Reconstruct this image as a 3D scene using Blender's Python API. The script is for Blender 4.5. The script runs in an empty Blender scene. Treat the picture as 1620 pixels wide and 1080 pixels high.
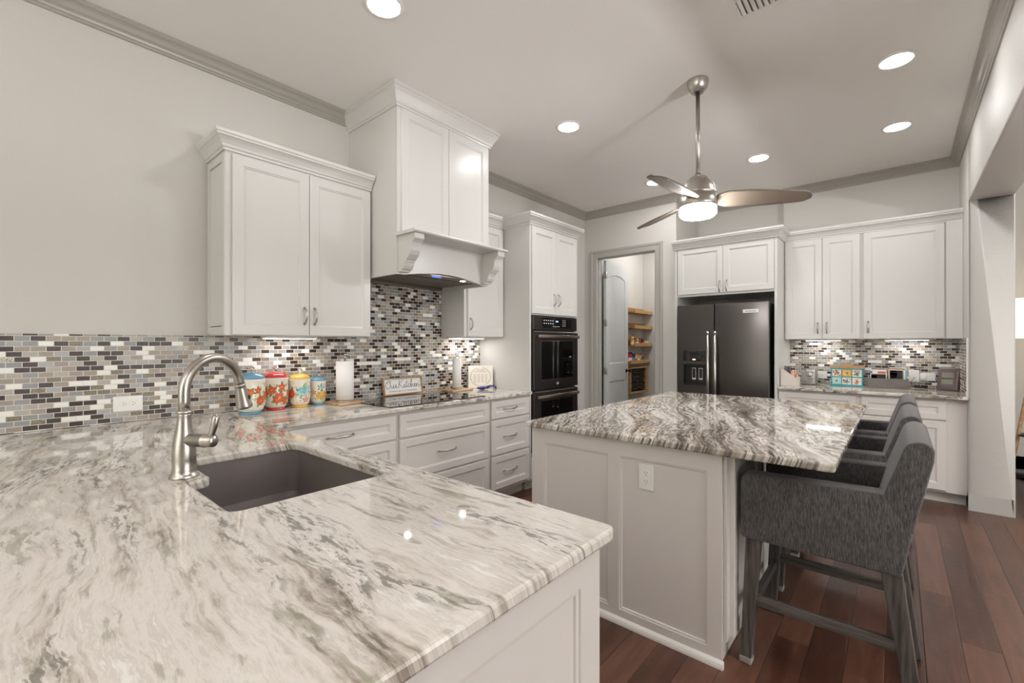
import bpy, bmesh, math, random
from mathutils import Vector, Matrix
from mathutils.geometry import tessellate_polygon
random.seed(7)
scene = bpy.context.scene
COL = scene.collection

# ------------------------------------------------------------------ camera, world, exposure
TH = .7099
cam_data = bpy.data.cameras.new('camera')
cam = bpy.data.objects.new('camera', cam_data); COL.objects.link(cam)
cam.location = (0, 0, 1.334)
cam.rotation_euler = (math.pi / 2, 0, TH)
cam_data.sensor_width = 36; cam_data.lens = 36 * 712.3 / 1620
cam_data.shift_y = 4.4 / 1620
cam_data.clip_start = .02
scene.camera = cam
scene.view_settings.view_transform = 'Standard'
scene.view_settings.look = 'None'
scene.view_settings.gamma = 1
scene.view_settings.use_curve_mapping = False
scene.view_settings.exposure = 0.38
world = bpy.data.worlds.new('daylight'); scene.world = world; world.use_nodes = True
world.node_tree.nodes['Background'].inputs[0].default_value = (.85, .95, 1, 1)
world.node_tree.nodes['Background'].inputs[1].default_value = 1.0
scene.cycles.max_bounces = 7
scene.cycles.diffuse_bounces = 6
scene.cycles.glossy_bounces = 4
scene.cycles.sample_clamp_indirect = 4
DOWN_L = 76; FAN_L = 78; BAR_L = 10; WIN_W = 62; LIVING_W = 85; UP_W = 75; UP2_W = 170

def area(name, loc, rot, sx, sy, power, color):
    l = bpy.data.lights.new(name, 'AREA'); l.shape = 'RECTANGLE'; l.size = sx; l.size_y = sy
    l.energy = power; l.color = color
    o = bpy.data.objects.new(name, l); o.location = loc; o.rotation_euler = rot; COL.objects.link(o)
    return o
# daylight by the windows behind the camera, plus unseen fill added living-side
area('window_daylight', (-.8, -4.30, 1.45), (math.radians(90), 0, math.radians(180)), 3.6, 2.0, WIN_W, (.90, 1.0, .965))
area('living_fill', (5.0, 2.2, 1.5), (0, math.radians(90), 0), 2.2, 4.2, LIVING_W, (.97, 1.0, .99))
# upward fill added out of view, behind the camera and in the living room
area('ceiling_fill', (-.3, -3.2, 1.58), (math.radians(180), 0, 0), .34, .34, UP_W, (1, .992, 1))
area('living_ceiling_fill', (2.5, 1.4, 1.58), (math.radians(180), 0, 0), .34, .34, UP2_W, (1, .992, 1))

# ------------------------------------------------------------------ materials
def srgb(r, g, b):
    f = lambda c: (c / 255 / 12.92) if c / 255 <= .04045 else ((c / 255 + .055) / 1.055) ** 2.4
    return (f(r), f(g), f(b), 1)

class NT:
    def __init__(s, name):
        s.m = bpy.data.materials.new(name); s.m.use_nodes = True
        s.t = s.m.node_tree; s.n = s.t.nodes; s.b = s.n['Principled BSDF']
        s.out = s.n['Material Output']
    def node(s, t, **k):
        n = s.n.new(t)
        for a, v in k.items(): setattr(n, a, v)
        return n
    def link(s, a, b): s.t.links.new(a, b)
    def setin(s, sock, v):
        if hasattr(v, 'is_output') or isinstance(v, bpy.types.NodeSocket): s.link(v, sock)
        else: sock.default_value = v
    def math(s, op, a, b=None, c=None):
        n = s.node('ShaderNodeMath', operation=op); s.setin(n.inputs[0], a)
        if b is not None: s.setin(n.inputs[1], b)
        if c is not None: s.setin(n.inputs[2], c)
        return n.outputs[0]
    def comb(s, x, y, z=0.0):
        n = s.node('ShaderNodeCombineXYZ')
        for i, v in enumerate((x, y, z)): s.setin(n.inputs[i], v)
        return n.outputs[0]
    def sep(s, v):
        n = s.node('ShaderNodeSeparateXYZ'); s.link(v, n.inputs[0]); return n.outputs
    def pos(s): return s.node('ShaderNodeNewGeometry').outputs['Position']
    def obj(s): return s.node('ShaderNodeTexCoord').outputs['Object']
    def noise(s, vec, scale=1., detail=4, rough=.5, dist=0.):
        n = s.node('ShaderNodeTexNoise'); s.link(vec, n.inputs['Vector'])
        n.inputs['Scale'].default_value = scale; n.inputs['Detail'].default_value = detail
        n.inputs['Roughness'].default_value = rough; n.inputs['Distortion'].default_value = dist
        return n.outputs['Fac']
    def white(s, vec):
        n = s.node('ShaderNodeTexWhiteNoise'); s.link(vec, n.inputs['Vector']); return n.outputs['Value'], n.outputs['Color']
    def ramp(s, fac, stops, interp='LINEAR'):
        n = s.node('ShaderNodeValToRGB'); n.color_ramp.interpolation = interp
        e = n.color_ramp.elements
        while len(e) > 1: e.remove(e[-1])
        e[0].position, e[0].color = stops[0]
        for p, c in stops[1:]:
            x = e.new(p); x.color = c
        s.setin(n.inputs[0], fac); return n.outputs[0]
    def mix(s, f, a, b, mode='MIX'):
        n = s.node('ShaderNodeMix', data_type='RGBA', blend_type=mode)
        s.setin(n.inputs[0], f); s.setin(n.inputs[6], a); s.setin(n.inputs[7], b); return n.outputs[2]
    def smooth(s, v, lo, hi):
        n = s.node('ShaderNodeMapRange', interpolation_type='SMOOTHSTEP'); s.setin(n.inputs[0], v)
        n.inputs[1].default_value = lo; n.inputs[2].default_value = hi; return n.outputs[0]
    def bump(s, h, strength=.2, dist=.01):
        n = s.node('ShaderNodeBump'); s.setin(n.inputs['Height'], h)
        n.inputs['Strength'].default_value = strength; n.inputs['Distance'].default_value = dist
        s.link(n.outputs[0], s.b.inputs['Normal'])
    def base(s, v): s.setin(s.b.inputs['Base Color'], v)
    def rough(s, v): s.setin(s.b.inputs['Roughness'], v)

def g(v): return (v, v, v, 1)
def plain(name, col, rough=.4, metal=0., bump=0., bscale=200., coat=0., var=.03):
    t = NT(name)
    n = t.noise(t.obj(), 3, 2)
    t.base(t.mix(t.math('MULTIPLY', n, var * 2), col, tuple(c * .8 for c in col[:3]) + (1,)))
    t.rough(rough); t.b.inputs['Metallic'].default_value = metal
    if coat: t.b.inputs['Coat Weight'].default_value = coat
    if bump: t.bump(t.noise(t.obj(), bscale, 4, .6), bump, .002)
    return t.m
def emit(name, col, strength):
    m = bpy.data.materials.new(name); m.use_nodes = True; n = m.node_tree.nodes
    n['Principled BSDF'].inputs['Base Color'].default_value = col
    n['Principled BSDF'].inputs['Emission Color'].default_value = col
    n['Principled BSDF'].inputs['Emission Strength'].default_value = strength
    return m
def wallpaint(name, col, bump=.25):
    t = NT(name)
    p = t.pos()
    t.base(t.mix(t.math('MULTIPLY', t.noise(p, 1.3, 3), .10), col, tuple(c * .85 for c in col[:3]) + (1,)))
    t.rough(.55); t.bump(t.noise(p, 95, 5, .6), bump, .004)
    return t.m

def granite(name, angle, dark=0., amp=.30, contrast=1.0, seed=0.0, curve=0.0, wig=.35):
    t = NT(name)
    x, y, z = t.sep(t.pos())
    ca, sa = math.cos(angle), math.sin(angle)
    u = t.math('ADD', t.math('MULTIPLY', x, ca), t.math('MULTIPLY', y, sa))
    v = t.math('ADD', t.math('MULTIPLY', x, -sa), t.math('MULTIPLY', y, ca))
    v = t.math('ADD', v, t.math('MULTIPLY', z, .35))
    if curve:
        uu = t.math('ADD', u, 1.2)
        v = t.math('ADD', v, t.math('MULTIPLY', t.math('MULTIPLY', uu, uu), curve))
    flow = t.comb(t.math('MULTIPLY', u, 1.0), t.math('MULTIPLY', v, 2.0), seed)
    w1 = t.noise(flow, 1.1, 2, .5)
    w2 = t.noise(flow, 5.0, 3, .55)
    vv = t.math('ADD', v, t.math('MULTIPLY', t.math('SUBTRACT', w1, .5), amp))
    vv = t.math('ADD', vv, t.math('MULTIPLY', t.math('SUBTRACT', w2, .5), amp * wig))
    broad = t.noise(t.comb(t.math('MULTIPLY', u, .55), t.math('MULTIPLY', vv, 4.0), seed + 1), 1, 3, .55)
    band = t.noise(t.comb(t.math('MULTIPLY', u, 1.1), t.math('MULTIPLY', vv, 15), seed + 3), 1, 6, .66)
    fine = t.noise(t.comb(t.math('MULTIPLY', u, 7), t.math('MULTIPLY', vv, 62), seed + 7), 1, 6, .68)
    mott = t.noise(t.comb(t.math('MULTIPLY', u, 26), t.math('MULTIPLY', vv, 50), seed + 9), 1, 6, .7)
    f = t.math('ADD', t.math('MULTIPLY', band, .42), t.math('ADD', t.math('MULTIPLY', fine, .28), t.math('MULTIPLY', mott, .12)))
    f = t.math('ADD', f, t.math('MULTIPLY', broad, .18))
    f = t.math('ADD', .5, t.math('MULTIPLY', t.math('SUBTRACT', f, .5 + dark), 1.6))
    c = t.ramp(f, [(.26, srgb(52, 46, 40)), (.335, srgb(112, 102, 92)), (.395, srgb(160, 150, 139)), (.445, srgb(192, 184, 174)),
                   (.50, srgb(214, 208, 200)), (.55, srgb(224, 219, 212)), (.60, srgb(208, 202, 193)), (.66, srgb(236, 233, 228)), (.78, srgb(214, 208, 199))])
    lens = t.noise(t.comb(t.math('MULTIPLY', u, 4.5), t.math('MULTIPLY', vv, 22), seed + 21), 1, 5, .6)
    c = t.mix(t.math('MULTIPLY', t.smooth(lens, .58, .64), .8 * contrast), c, srgb(150, 146, 126))
    fl = t.noise(t.comb(t.math('MULTIPLY', u, 16), t.math('MULTIPLY', vv, 70), seed + 31), 1, 6, .7)
    fl2 = t.noise(t.comb(t.math('MULTIPLY', u, 1.6), t.math('MULTIPLY', vv, 9), seed + 41), 1, 3)
    c = t.mix(t.math('MULTIPLY', t.math('MULTIPLY', t.smooth(fl, .49, .57), t.smooth(fl2, .47 - dark * 2, .58 - dark * 2)), .9 * contrast), c, srgb(86, 80, 67))
    t.base(c); t.rough(.045)
    t.b.inputs['Specular IOR Level'].default_value = .55
    
    return t.m

def tile(name, axis):
    t = NT(name)
    x, y, z = t.sep(t.pos())
    a = y if axis == 'y' else x
    PH, PW = .0254, .0530
    r = t.math('DIVIDE', t.math('SUBTRACT', z, .918), PH); row = t.math('FLOOR', r)
    off = t.math('MULTIPLY', t.math('MODULO', t.math('ADD', row, 100), 2.0), .5)
    q = t.math('ADD', t.math('ADD', t.math('DIVIDE', a, PW), off), 200.0); colm = t.math('FLOOR', q)
    fr = t.math('FRACT', r); fq = t.math('FRACT', q)
    er = t.math('MULTIPLY', t.math('MINIMUM', fr, t.math('SUBTRACT', 1.0, fr)), PH)
    eq = t.math('MULTIPLY', t.math('MINIMUM', fq, t.math('SUBTRACT', 1.0, fq)), PW)
    e = t.math('MINIMUM', er, eq)
    inside = t.smooth(e, .0011, .0019)
    rnd, rc = t.white(t.comb(row, colm, 4.2))
    rnd2, _ = t.white(t.comb(row, colm, 9.7))
    base = t.ramp(rnd, [(0, srgb(60, 46, 39)), (.25, srgb(158, 146, 134)), (.45, srgb(146, 146, 146)), (.64, srgb(176, 169, 160)),
                        (.74, srgb(168, 168, 166)), (.79, srgb(240, 238, 232)), (.92, srgb(94, 88, 72))], 'CONSTANT')
    orn = t.math('GREATER_THAN', rnd, .92)
    vn = t.node('ShaderNodeTexVoronoi'); t.link(t.pos(), vn.inputs['Vector']); vn.inputs['Scale'].default_value = 260
    base = t.mix(t.math('MULTIPLY', orn, t.smooth(vn.outputs['Distance'], .35, .6)), base, srgb(146, 138, 114))
    base = t.mix(t.math('MULTIPLY', rnd2, .012), base, g(.8))
    t.base(t.mix(inside, srgb(222, 218, 211), base))
    t.rough(t.math('ADD', .55, t.math('MULTIPLY', inside, -.38)))
    t.b.inputs['Specular IOR Level'].default_value = .28
    t.bump(t.math('ADD', t.smooth(e, .0006, .003), t.math('MULTIPLY', t.noise(t.pos(), 90, 2), .15)), .5, .0015)
    return t.m

def planks():
    t = NT('walnut_planks')
    x, y, z = t.sep(t.pos())
    W = .128
    q = t.math('ADD', t.math('DIVIDE', x, W), 100.35); c = t.math('FLOOR', q); fx = t.math('FRACT', q)
    ro, _ = t.white(t.comb(c, 1.0, 0))
    l = t.math('ADD', t.math('ADD', t.math('DIVIDE', y, 1.25), t.math('MULTIPLY', ro, 3.0)), 50.0)
    r = t.math('FLOOR', l); fy = t.math('FRACT', l)
    rv, rc = t.white(t.comb(c, r, 2.0))
    ex = t.math('MULTIPLY', t.math('MINIMUM', fx, t.math('SUBTRACT', 1, fx)), W)
    ey = t.math('MULTIPLY', t.math('MINIMUM', fy, t.math('SUBTRACT', 1, fy)), 1.25)
    e = t.math('MINIMUM', ex, ey)
    grain = t.noise(t.comb(t.math('MULTIPLY', x, 22), t.math('MULTIPLY', y, 2.2), t.math('MULTIPLY', rv, 20)), 1, 7, .65, .6)
    blot = t.noise(t.comb(t.math('MULTIPLY', x, 5), t.math('MULTIPLY', y, 3), t.math('MULTIPLY', rv, 9)), 1, 3)
    f = t.math('ADD', t.math('MULTIPLY', grain, .55), t.math('ADD', t.math('MULTIPLY', rv, .22), t.math('MULTIPLY', blot, .25)))
    col = t.ramp(f, [(.25, srgb(44, 26, 20)), (.45, srgb(74, 46, 35)), (.6, srgb(98, 65, 51)), (.8, srgb(122, 86, 69))])
    t.base(t.mix(t.smooth(e, .0006, .0022), srgb(38, 22, 16), col))
    t.rough(t.math('ADD', .24, t.math('MULTIPLY', grain, .14)))
    scr = t.noise(t.comb(t.math('MULTIPLY', x, 10), t.math('MULTIPLY', y, 24), rv), 1, 2)
    t.bump(t.math('ADD', t.math('MULTIPLY', t.smooth(e, 0, .004), 1.0), t.math('ADD', t.math('MULTIPLY', scr, .5), t.math('MULTIPLY', grain, .2))), .35, .003)
    return t.m

def fabric(name, c1, c2):
    t = NT(name)
    x, y, z = t.sep(t.obj())
    n = t.noise(t.comb(t.math('MULTIPLY', x, 420), t.math('MULTIPLY', y, 420), t.math('MULTIPLY', z, 45)), 1, 3, .6)
    n2 = t.noise(t.obj(), 700, 2)
    f = t.math('ADD', t.math('MULTIPLY', n, .7), t.math('MULTIPLY', n2, .3))
    t.base(t.ramp(f, [(.38, c1), (.62, c2)])); t.rough(.95)
    t.b.inputs['Sheen Weight'].default_value = .12; t.b.inputs['Sheen Roughness'].default_value = .5
    t.bump(f, .4, .002); return t.m
def wood(name, c1, c2, axis='z', scale=1., rough=.6):
    t = NT(name)
    x, y, z = t.sep(t.obj()); k = {'x': (4, 60, 60), 'y': (60, 4, 60), 'z': (60, 60, 4)}[axis]
    n = t.noise(t.comb(t.math('MULTIPLY', x, k[0] * scale), t.math('MULTIPLY', y, k[1] * scale), t.math('MULTIPLY', z, k[2] * scale)), 1, 6, .65, .4)
    t.base(t.ramp(n, [(.32, c1), (.68, c2)])); t.rough(rough); t.bump(n, .4, .002); return t.m
def brushed(name, col, rough=.3, axis='z'):
    t = NT(name)
    x, y, z = t.sep(t.obj())
    k = {'z': (20, 20, 900), 'x': (8, 400, 400), 'r': (300, 300, 20)}[axis]
    n = t.noise(t.comb(t.math('MULTIPLY', x, k[0]), t.math('MULTIPLY', y, k[1]), t.math('MULTIPLY', z, k[2])), 1, 3)
    t.base(t.mix(t.math('MULTIPLY', n, .3), col, tuple(c * .85 for c in col[:3]) + (1,)))
    t.b.inputs['Metallic'].default_value = 1; t.rough(t.math('ADD', rough - .02, t.math('MULTIPLY', n, .05)))
    return t.m
def glass(name, col=(1, 1, 1, 1), rough=.0):
    t = NT(name); t.base(col); t.rough(rough); t.b.inputs['Transmission Weight'].default_value = 1
    t.b.inputs['IOR'].default_value = 1.5; return t.m

M = dict(
    wall=wallpaint('wall_paint', srgb(205, 202, 196)),
    ceil=wallpaint('ceiling_paint', srgb(240, 237, 233), .35),
    grey=plain('grey_trim_paint', srgb(163, 159, 150), .32),
    cas=plain('grey_casing_paint', srgb(176, 173, 167), .35),
    cab=plain('white_cabinet_paint', srgb(212, 210, 206), .3),
    base=plain('base_cabinet_paint', srgb(216, 211, 206), .32),
    door=plain('door_paint', srgb(196, 198, 197), .35),
    white=plain('white_plastic', srgb(238, 237, 233), .3),
    bright=plain('bright_white_trim', srgb(236, 234, 230), .35),
    floor=planks(), tile_y=tile('mosaic_tile_left', 'y'), tile_x=tile('mosaic_tile_desk', 'x'), 
    gran_p=granite('peninsula_granite', math.radians(-4), -.010, .15, .8, 2.0, -.07),
    gran_r=granite('run_granite', math.radians(90), .0, .07, .8, 5.0),
    gran_i=granite('island_granite', math.radians(112), .040, .30, 1.0, 11.0, 0.0, .16),
    gran_d=granite('desk_granite', math.radians(4), .02, .2, 1.0, 14.0),
    nickel=brushed('brushed_nickel', srgb(190, 184, 176), .28),
    fan=brushed('fan_nickel', srgb(196, 190, 182), .33),
    chrome=plain('chrome', srgb(220, 220, 220), .12, 1.),
    blade=plain('taupe_fan_blade', srgb(116, 104, 91), .5),
    black=plain('black_plastic', srgb(22, 21, 21), .35),
    glassblk=plain('black_glass', srgb(9, 9, 9), .03, 0, 0, 200, .3),
    bss=brushed('black_stainless', srgb(92, 87, 85), .30, 'x'),
    bssl=brushed('dark_handle_steel', srgb(165, 150, 142), .25, 'x'),
    steel=brushed('hood_steel', srgb(150, 142, 132), .3, 'x'),
    sink=plain('dark_composite_sink', srgb(112, 104, 101), .42, 0, .2, 400),
    fab=fabric('charcoal_tweed', srgb(44, 42, 42), srgb(104, 100, 98)),
    leg=wood('weathered_dark_wood', srgb(40, 36, 34), srgb(96, 90, 85)),
    legx=wood('weathered_dark_wood_rail', srgb(40, 36, 34), srgb(96, 90, 85), 'x'), legy=wood('weathered_dark_wood_cross_rail', srgb(40, 36, 34), srgb(96, 90, 85), 'y'),
    sock=plain('grey_leg_sock', srgb(140, 136, 130), .9),
    pine=wood('stained_pine', srgb(126, 86, 46), srgb(186, 142, 88), 'y', .5),
    pine2=wood('light_pine', srgb(170, 126, 72), srgb(206, 164, 108), 'y', .5),
    oak=wood('oak', srgb(150, 112, 78), srgb(196, 160, 120), 'y', .6),
    bark=wood('wood_board', srgb(140, 104, 70), srgb(206, 176, 136), 'y', .6),
    cream=plain('cream_ceramic', srgb(238, 231, 216), .15, 0, 0, 200, .5),
    burner=plain('burner_mark', srgb(40, 40, 40), .2), paper=plain('white_paper', srgb(240, 238, 236), .9, 0, .3, 120),
    red=plain('red_glaze', srgb(206, 52, 54), .12, 0, 0, 200, .5), blue=plain('blue_glaze', srgb(100, 154, 182), .12, 0, 0, 200, .5),
    yellow=plain('yellow_glaze', srgb(240, 190, 74), .12, 0, 0, 200, .5), teal=plain('teal_paint', srgb(52, 150, 160), .35),
    orange=plain('coral_pattern', srgb(222, 88, 62), .3), green=plain('leaf_green', srgb(104, 140, 78), .35),
    lime=plain('lime_leaf', srgb(178, 186, 74), .35), ltblue=plain('light_blue_flower', srgb(112, 178, 196), .3),
    pink=plain('pink_flower', srgb(236, 160, 150), .3), gold=plain('mustard_pattern', srgb(222, 172, 78), .35),
    brown=plain('brown_pattern', srgb(92, 66, 50), .4), cobalt=plain('cobalt_glaze', srgb(38, 44, 120), .12, 0, 0, 200, .6),
    pale=plain('pale_aqua', srgb(186, 214, 206), .4), crystal=glass('clear_crystal'),
    ink=plain('black_ink', srgb(34, 33, 33), .6), greyink=plain('grey_ink', srgb(140, 138, 135), .7),
    box=fabric('grey_linen_box', srgb(104, 98, 94), srgb(140, 133, 127)), cork=plain('cork', srgb(188, 152, 112), .9, 0, .5, 300),
    orgz=plain('beige_organizer', srgb(206, 198, 188), .7), silver=plain('silver_plastic', srgb(186, 182, 178), .3, .6),
    mauve=plain('taupe_clock_plastic', srgb(118, 104, 103), .35, .3), lcd=plain('lcd_screen', srgb(140, 142, 126), .25),
    shade=emit('lamp_shade_linen', (1, .87, .70, 1), 1.1), can=emit('downlight_lens', (1, .992, 1, 1), DOWN_L),
    fanl=emit('fan_light_glass', (1, .992, 1, 1), FAN_L), bar=emit('light_bar_lens', (1, .965, .94, 1), BAR_L),
    spot=emit('hood_lamp', (1, .95, .88, 1), 60), bled=emit('blue_display', (.08, .15, 1, 1), 2.0),
    led=emit('oven_digits', (.35, .6, 1, 1), .8), ledw=emit('oven_legend', (.8, .8, .8, 1), .35), displ=emit('dispenser_lamp', (1, .9, .95, 1), 2.5),
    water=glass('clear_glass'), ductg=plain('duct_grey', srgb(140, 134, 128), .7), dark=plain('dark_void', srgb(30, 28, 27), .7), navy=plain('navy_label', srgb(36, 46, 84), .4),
    orangel=plain('orange_label', srgb(232, 132, 46), .5), purple=plain('purple_label', srgb(110, 80, 160), .5),
    spice=plain('dark_spice', srgb(70, 44, 30), .5), bronze=plain('dark_bronze', srgb(42, 36, 33), .35, .8),
)

# ------------------------------------------------------------------ mesh helpers
class MB:
    def __init__(s): s.v = []; s.f = []; s.mi = []; s.k = 0; s.sm = []
    def mat(s, k): s.k = k; return s
    def add(s, vs, fs, smooth=False):
        o = len(s.v); s.v += [Vector(p) for p in vs]
        for f in fs: s.f.append([o + i for i in f]); s.mi.append(s.k); s.sm.append(smooth)
        return s
    def box(s, x0, x1, y0, y1, z0, z1):
        return s.add([(x0, y0, z0), (x1, y0, z0), (x1, y1, z0), (x0, y1, z0), (x0, y0, z1), (x1, y0, z1), (x1, y1, z1), (x0, y1, z1)],
                     [(0, 3, 2, 1), (4, 5, 6, 7), (0, 1, 5, 4), (1, 2, 6, 5), (2, 3, 7, 6), (3, 0, 4, 7)])
    def xbox(s, mtx, x0, x1, y0, y1, z0, z1):
        n = len(s.v); s.box(x0, x1, y0, y1, z0, z1)
        for i in range(n, len(s.v)): s.v[i] = mtx @ s.v[i]
        return s
    def prism(s, poly, a, b, axis='z', mtx=None):
        # poly: 2-D points; axis: extrusion axis. x -> (y,z), y -> (x,z), z -> (x,y)
        def P(p, t): return {'z': (p[0], p[1], t), 'y': (p[0], t, p[1]), 'x': (t, p[0], p[1])}[axis]
        n = len(poly); vs = [P(p, a) for p in poly] + [P(p, b) for p in poly]
        if mtx: vs = [mtx @ Vector(q) for q in vs]
        fs = [tuple(range(n))[::-1], tuple(range(n, 2 * n))] + [(i, (i + 1) % n, n + (i + 1) % n, n + i) for i in range(n)]
        return s.add(vs, fs)
    def lathe(s, prof, c, n=24, smooth=True, mtx=None, cap=True):
        vs = []; fs = []; m = len(prof)
        for i in range(n):
            a = 2 * math.pi * i / n
            for r, z in prof:
                p = Vector((max(r, 1e-5) * math.cos(a), max(r, 1e-5) * math.sin(a), z))
                if mtx: p = mtx @ p
                vs.append(Vector(c) + p)
        for i in range(n):
            for j in range(m - 1):
                fs.append((i * m + j, ((i + 1) % n) * m + j, ((i + 1) % n) * m + j + 1, i * m + j + 1))
        if cap and prof[0][0] > 1e-4: fs.append(tuple(i * m for i in range(n))[::-1])
        if cap and prof[-1][0] > 1e-4: fs.append(tuple(i * m + m - 1 for i in range(n)))
        return s.add(vs, fs, smooth)
    def tube(s, pts, r, n=10, smooth=True):
        pts = [Vector(p) for p in pts]; rs = r if isinstance(r, (list, tuple)) else [r] * len(pts)
        vs = []; fs = []; prev = None
        for i, p in enumerate(pts):
            d = (pts[min(i + 1, len(pts) - 1)] - pts[max(i - 1, 0)]).normalized()
            if prev is None:
                a = d.orthogonal().normalized()
            else:
                a = (prev - d * prev.dot(d)).normalized()
            prev = a; b = d.cross(a)
            for k in range(n):
                t = 2 * math.pi * k / n; vs.append(p + (a * math.cos(t) + b * math.sin(t)) * rs[i])
        for i in range(len(pts) - 1):
            for k in range(n): fs.append((i * n + k, i * n + (k + 1) % n, (i + 1) * n + (k + 1) % n, (i + 1) * n + k))
        fs.append(tuple(range(n))[::-1]); fs.append(tuple(range((len(pts) - 1) * n, len(pts) * n)))
        return s.add(vs, fs, smooth)
    def bar(s, p, q, w, h, up=(0, 0, 1), w2=None, h2=None):
        p = Vector(p); q = Vector(q); d = (q - p).normalized(); up = Vector(up)
        a = d.cross(up).normalized(); b = a.cross(d)
        vs = []
        for c, ww, hh in ((p, w, h), (q, w2 or w, h2 or h)):
            for i, j in ((-1, -1), (1, -1), (1, 1), (-1, 1)): vs.append(c + a * ww / 2 * i + b * hh / 2 * j)
        return s.add(vs, [(0, 1, 2, 3), (7, 6, 5, 4), (0, 4, 5, 1), (1, 5, 6, 2), (2, 6, 7, 3), (3, 7, 4, 0)])
    def shaker(s, O, U, N, w, h, t=.02, fr=.057, rec=.009, step=.008):
        # framed panel: O lower back corner, U along width, N outward; z up
        O = Vector(O); U = Vector(U); N = Vector(N); Z = Vector((0, 0, 1))
        def ring(i, d): return [O + U * i + Z * i + N * d, O + U * (w - i) + Z * i + N * d, O + U * (w - i) + Z * (h - i) + N * d, O + U * i + Z * (h - i) + N * d]
        rs = [ring(0, 0), ring(0, t - .003), ring(.003, t), ring(fr, t), ring(fr + .002, t - .004), ring(fr + step, t - .005), ring(fr + step + .003, t - rec)]
        vs = [p for r in rs for p in r]; fs = [(3, 2, 1, 0)]
        for k in range(len(rs) - 1):
            for j in range(4): fs.append((4 * k + j, 4 * k + (j + 1) % 4, 4 * k + 4 + (j + 1) % 4, 4 * k + 4 + j))
        e = 4 * (len(rs) - 1); fs.append((e, e + 1, e + 2, e + 3))
        return s.add(vs, fs)
    def sweep(s, path, prof, z0=0., side=1, closed_prof=True):
        # sweep an (out, z) profile along a horizontal polyline with mitred corners; side=1 -> outward is to the right of travel
        pts = [Vector((p[0], p[1], 0)) for p in path]; n = len(prof); vs = []; fs = []
        for i, p in enumerate(pts):
            def nrm(a, b):
                d = (b - a).normalized(); return Vector((d.y, -d.x, 0)) * side
            if i == 0: m = nrm(pts[0], pts[1])
            elif i == len(pts) - 1: m = nrm(pts[-2], pts[-1])
            else:
                a = nrm(pts[i - 1], p); b = nrm(p, pts[i + 1]); m = (a + b); m = m / max(m.dot(a), .2)
            for o, z in prof: vs.append(p + m * o + Vector((0, 0, z0 + z)))
        for i in range(len(pts) - 1):
            for j in range(n): fs.append((i * n + j, i * n + (j + 1) % n, (i + 1) * n + (j + 1) % n, (i + 1) * n + j))
        fs.append(tuple(range(n))); fs.append(tuple(range((len(pts) - 1) * n, len(pts) * n))[::-1])
        return s.add(vs, fs)
    def slab(s, outline, z0, z1, holes=(), r=.008):
        # worktop with eased edges; outline and holes are 2-D loops
        def area2(l): return sum(l[i][0] * l[(i + 1) % len(l)][1] - l[(i + 1) % len(l)][0] * l[i][1] for i in range(len(l)))
        out = list(outline) if area2(outline) > 0 else list(outline)[::-1]
        hs = [list(h) if area2(h) < 0 else list(h)[::-1] for h in holes]
        def inset(l, d):
            res = []; n = len(l)
            for i in range(n):
                a, b, c = Vector(l[i - 1]), Vector(l[i]), Vector(l[(i + 1) % n])
                e1 = (b - a).normalized(); e2 = (c - b).normalized()
                n1 = Vector((-e1.y, e1.x)); n2 = Vector((-e2.y, e2.x)); m = n1 + n2; m = m / max(m.dot(n1), .3)
                res.append(b + m * d)
            return res
        prof = [(r, z0), (r * .3, z0 + r * .3), (0, z0 + r), (0, z1 - r), (r * .3, z1 - r * .3), (r, z1)]
        tops = []; bots = []
        for l in [out] + hs:
            n = len(l); vs = []
            for d, z in prof: vs += [(p.x, p.y, z) for p in inset(l, d)]
            fs = []
            for k in range(len(prof) - 1):
                for j in range(n): fs.append((k * n + j, k * n + (j + 1) % n, (k + 1) * n + (j + 1) % n, (k + 1) * n + j))
            s.add(vs, fs); tops.append([Vector(v) for v in vs[-n:]]); bots.append([Vector(v) for v in vs[:n]])
        for loops, flip in ((tops, False), (bots, True)):
            flat = [p for l in loops for p in l]
            tr = tessellate_polygon(loops)
            fs = []
            for a, b, c in tr:
                nn = (flat[b] - flat[a]).cross(flat[c] - flat[a]).z
                t = (a, b, c) if (nn > 0) != flip else (c, b, a)
                fs.append(t)
            s.add(flat, fs)
        return s
    def grid(s, fn, nu, nv, smooth=True):
        vs = [fn(i / nu, j / nv) for i in range(nu + 1) for j in range(nv + 1)]
        fs = [(i * (nv + 1) + j, (i + 1) * (nv + 1) + j, (i + 1) * (nv + 1) + j + 1, i * (nv + 1) + j + 1) for i in range(nu) for j in range(nv)]
        return s.add(vs, fs, smooth)
    def build(s, name, mats, parent=None, bevel=0, seg=2, recalc=True, weld=True, solid=0):
        if not isinstance(mats, (list, tuple)): mats = [mats]
        off = parent.matrix_world_loc if False else (Vector(parent['_loc']) if parent and '_loc' in parent else Vector())
        me = bpy.data.meshes.new(name)
        me.from_pydata([tuple(v - off) for v in s.v], [], s.f)
        for m in mats: me.materials.append(M[m] if isinstance(m, str) else m)
        for p, k, q in zip(me.polygons, s.mi, s.sm): p.material_index = k; p.use_smooth = q
        bm = bmesh.new(); bm.from_mesh(me)
        if weld: bmesh.ops.remove_doubles(bm, verts=bm.verts, dist=1e-5)
        if recalc: bmesh.ops.recalc_face_normals(bm, faces=bm.faces)
        bm.to_mesh(me); bm.free(); me.update()
        o = bpy.data.objects.new(name, me); COL.objects.link(o)
        if parent:
            o.parent = parent; o['_loc'] = tuple(off)
        if solid:
            d = o.modifiers.new('solid', 'SOLIDIFY'); d.thickness = solid; d.offset = 0
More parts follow.
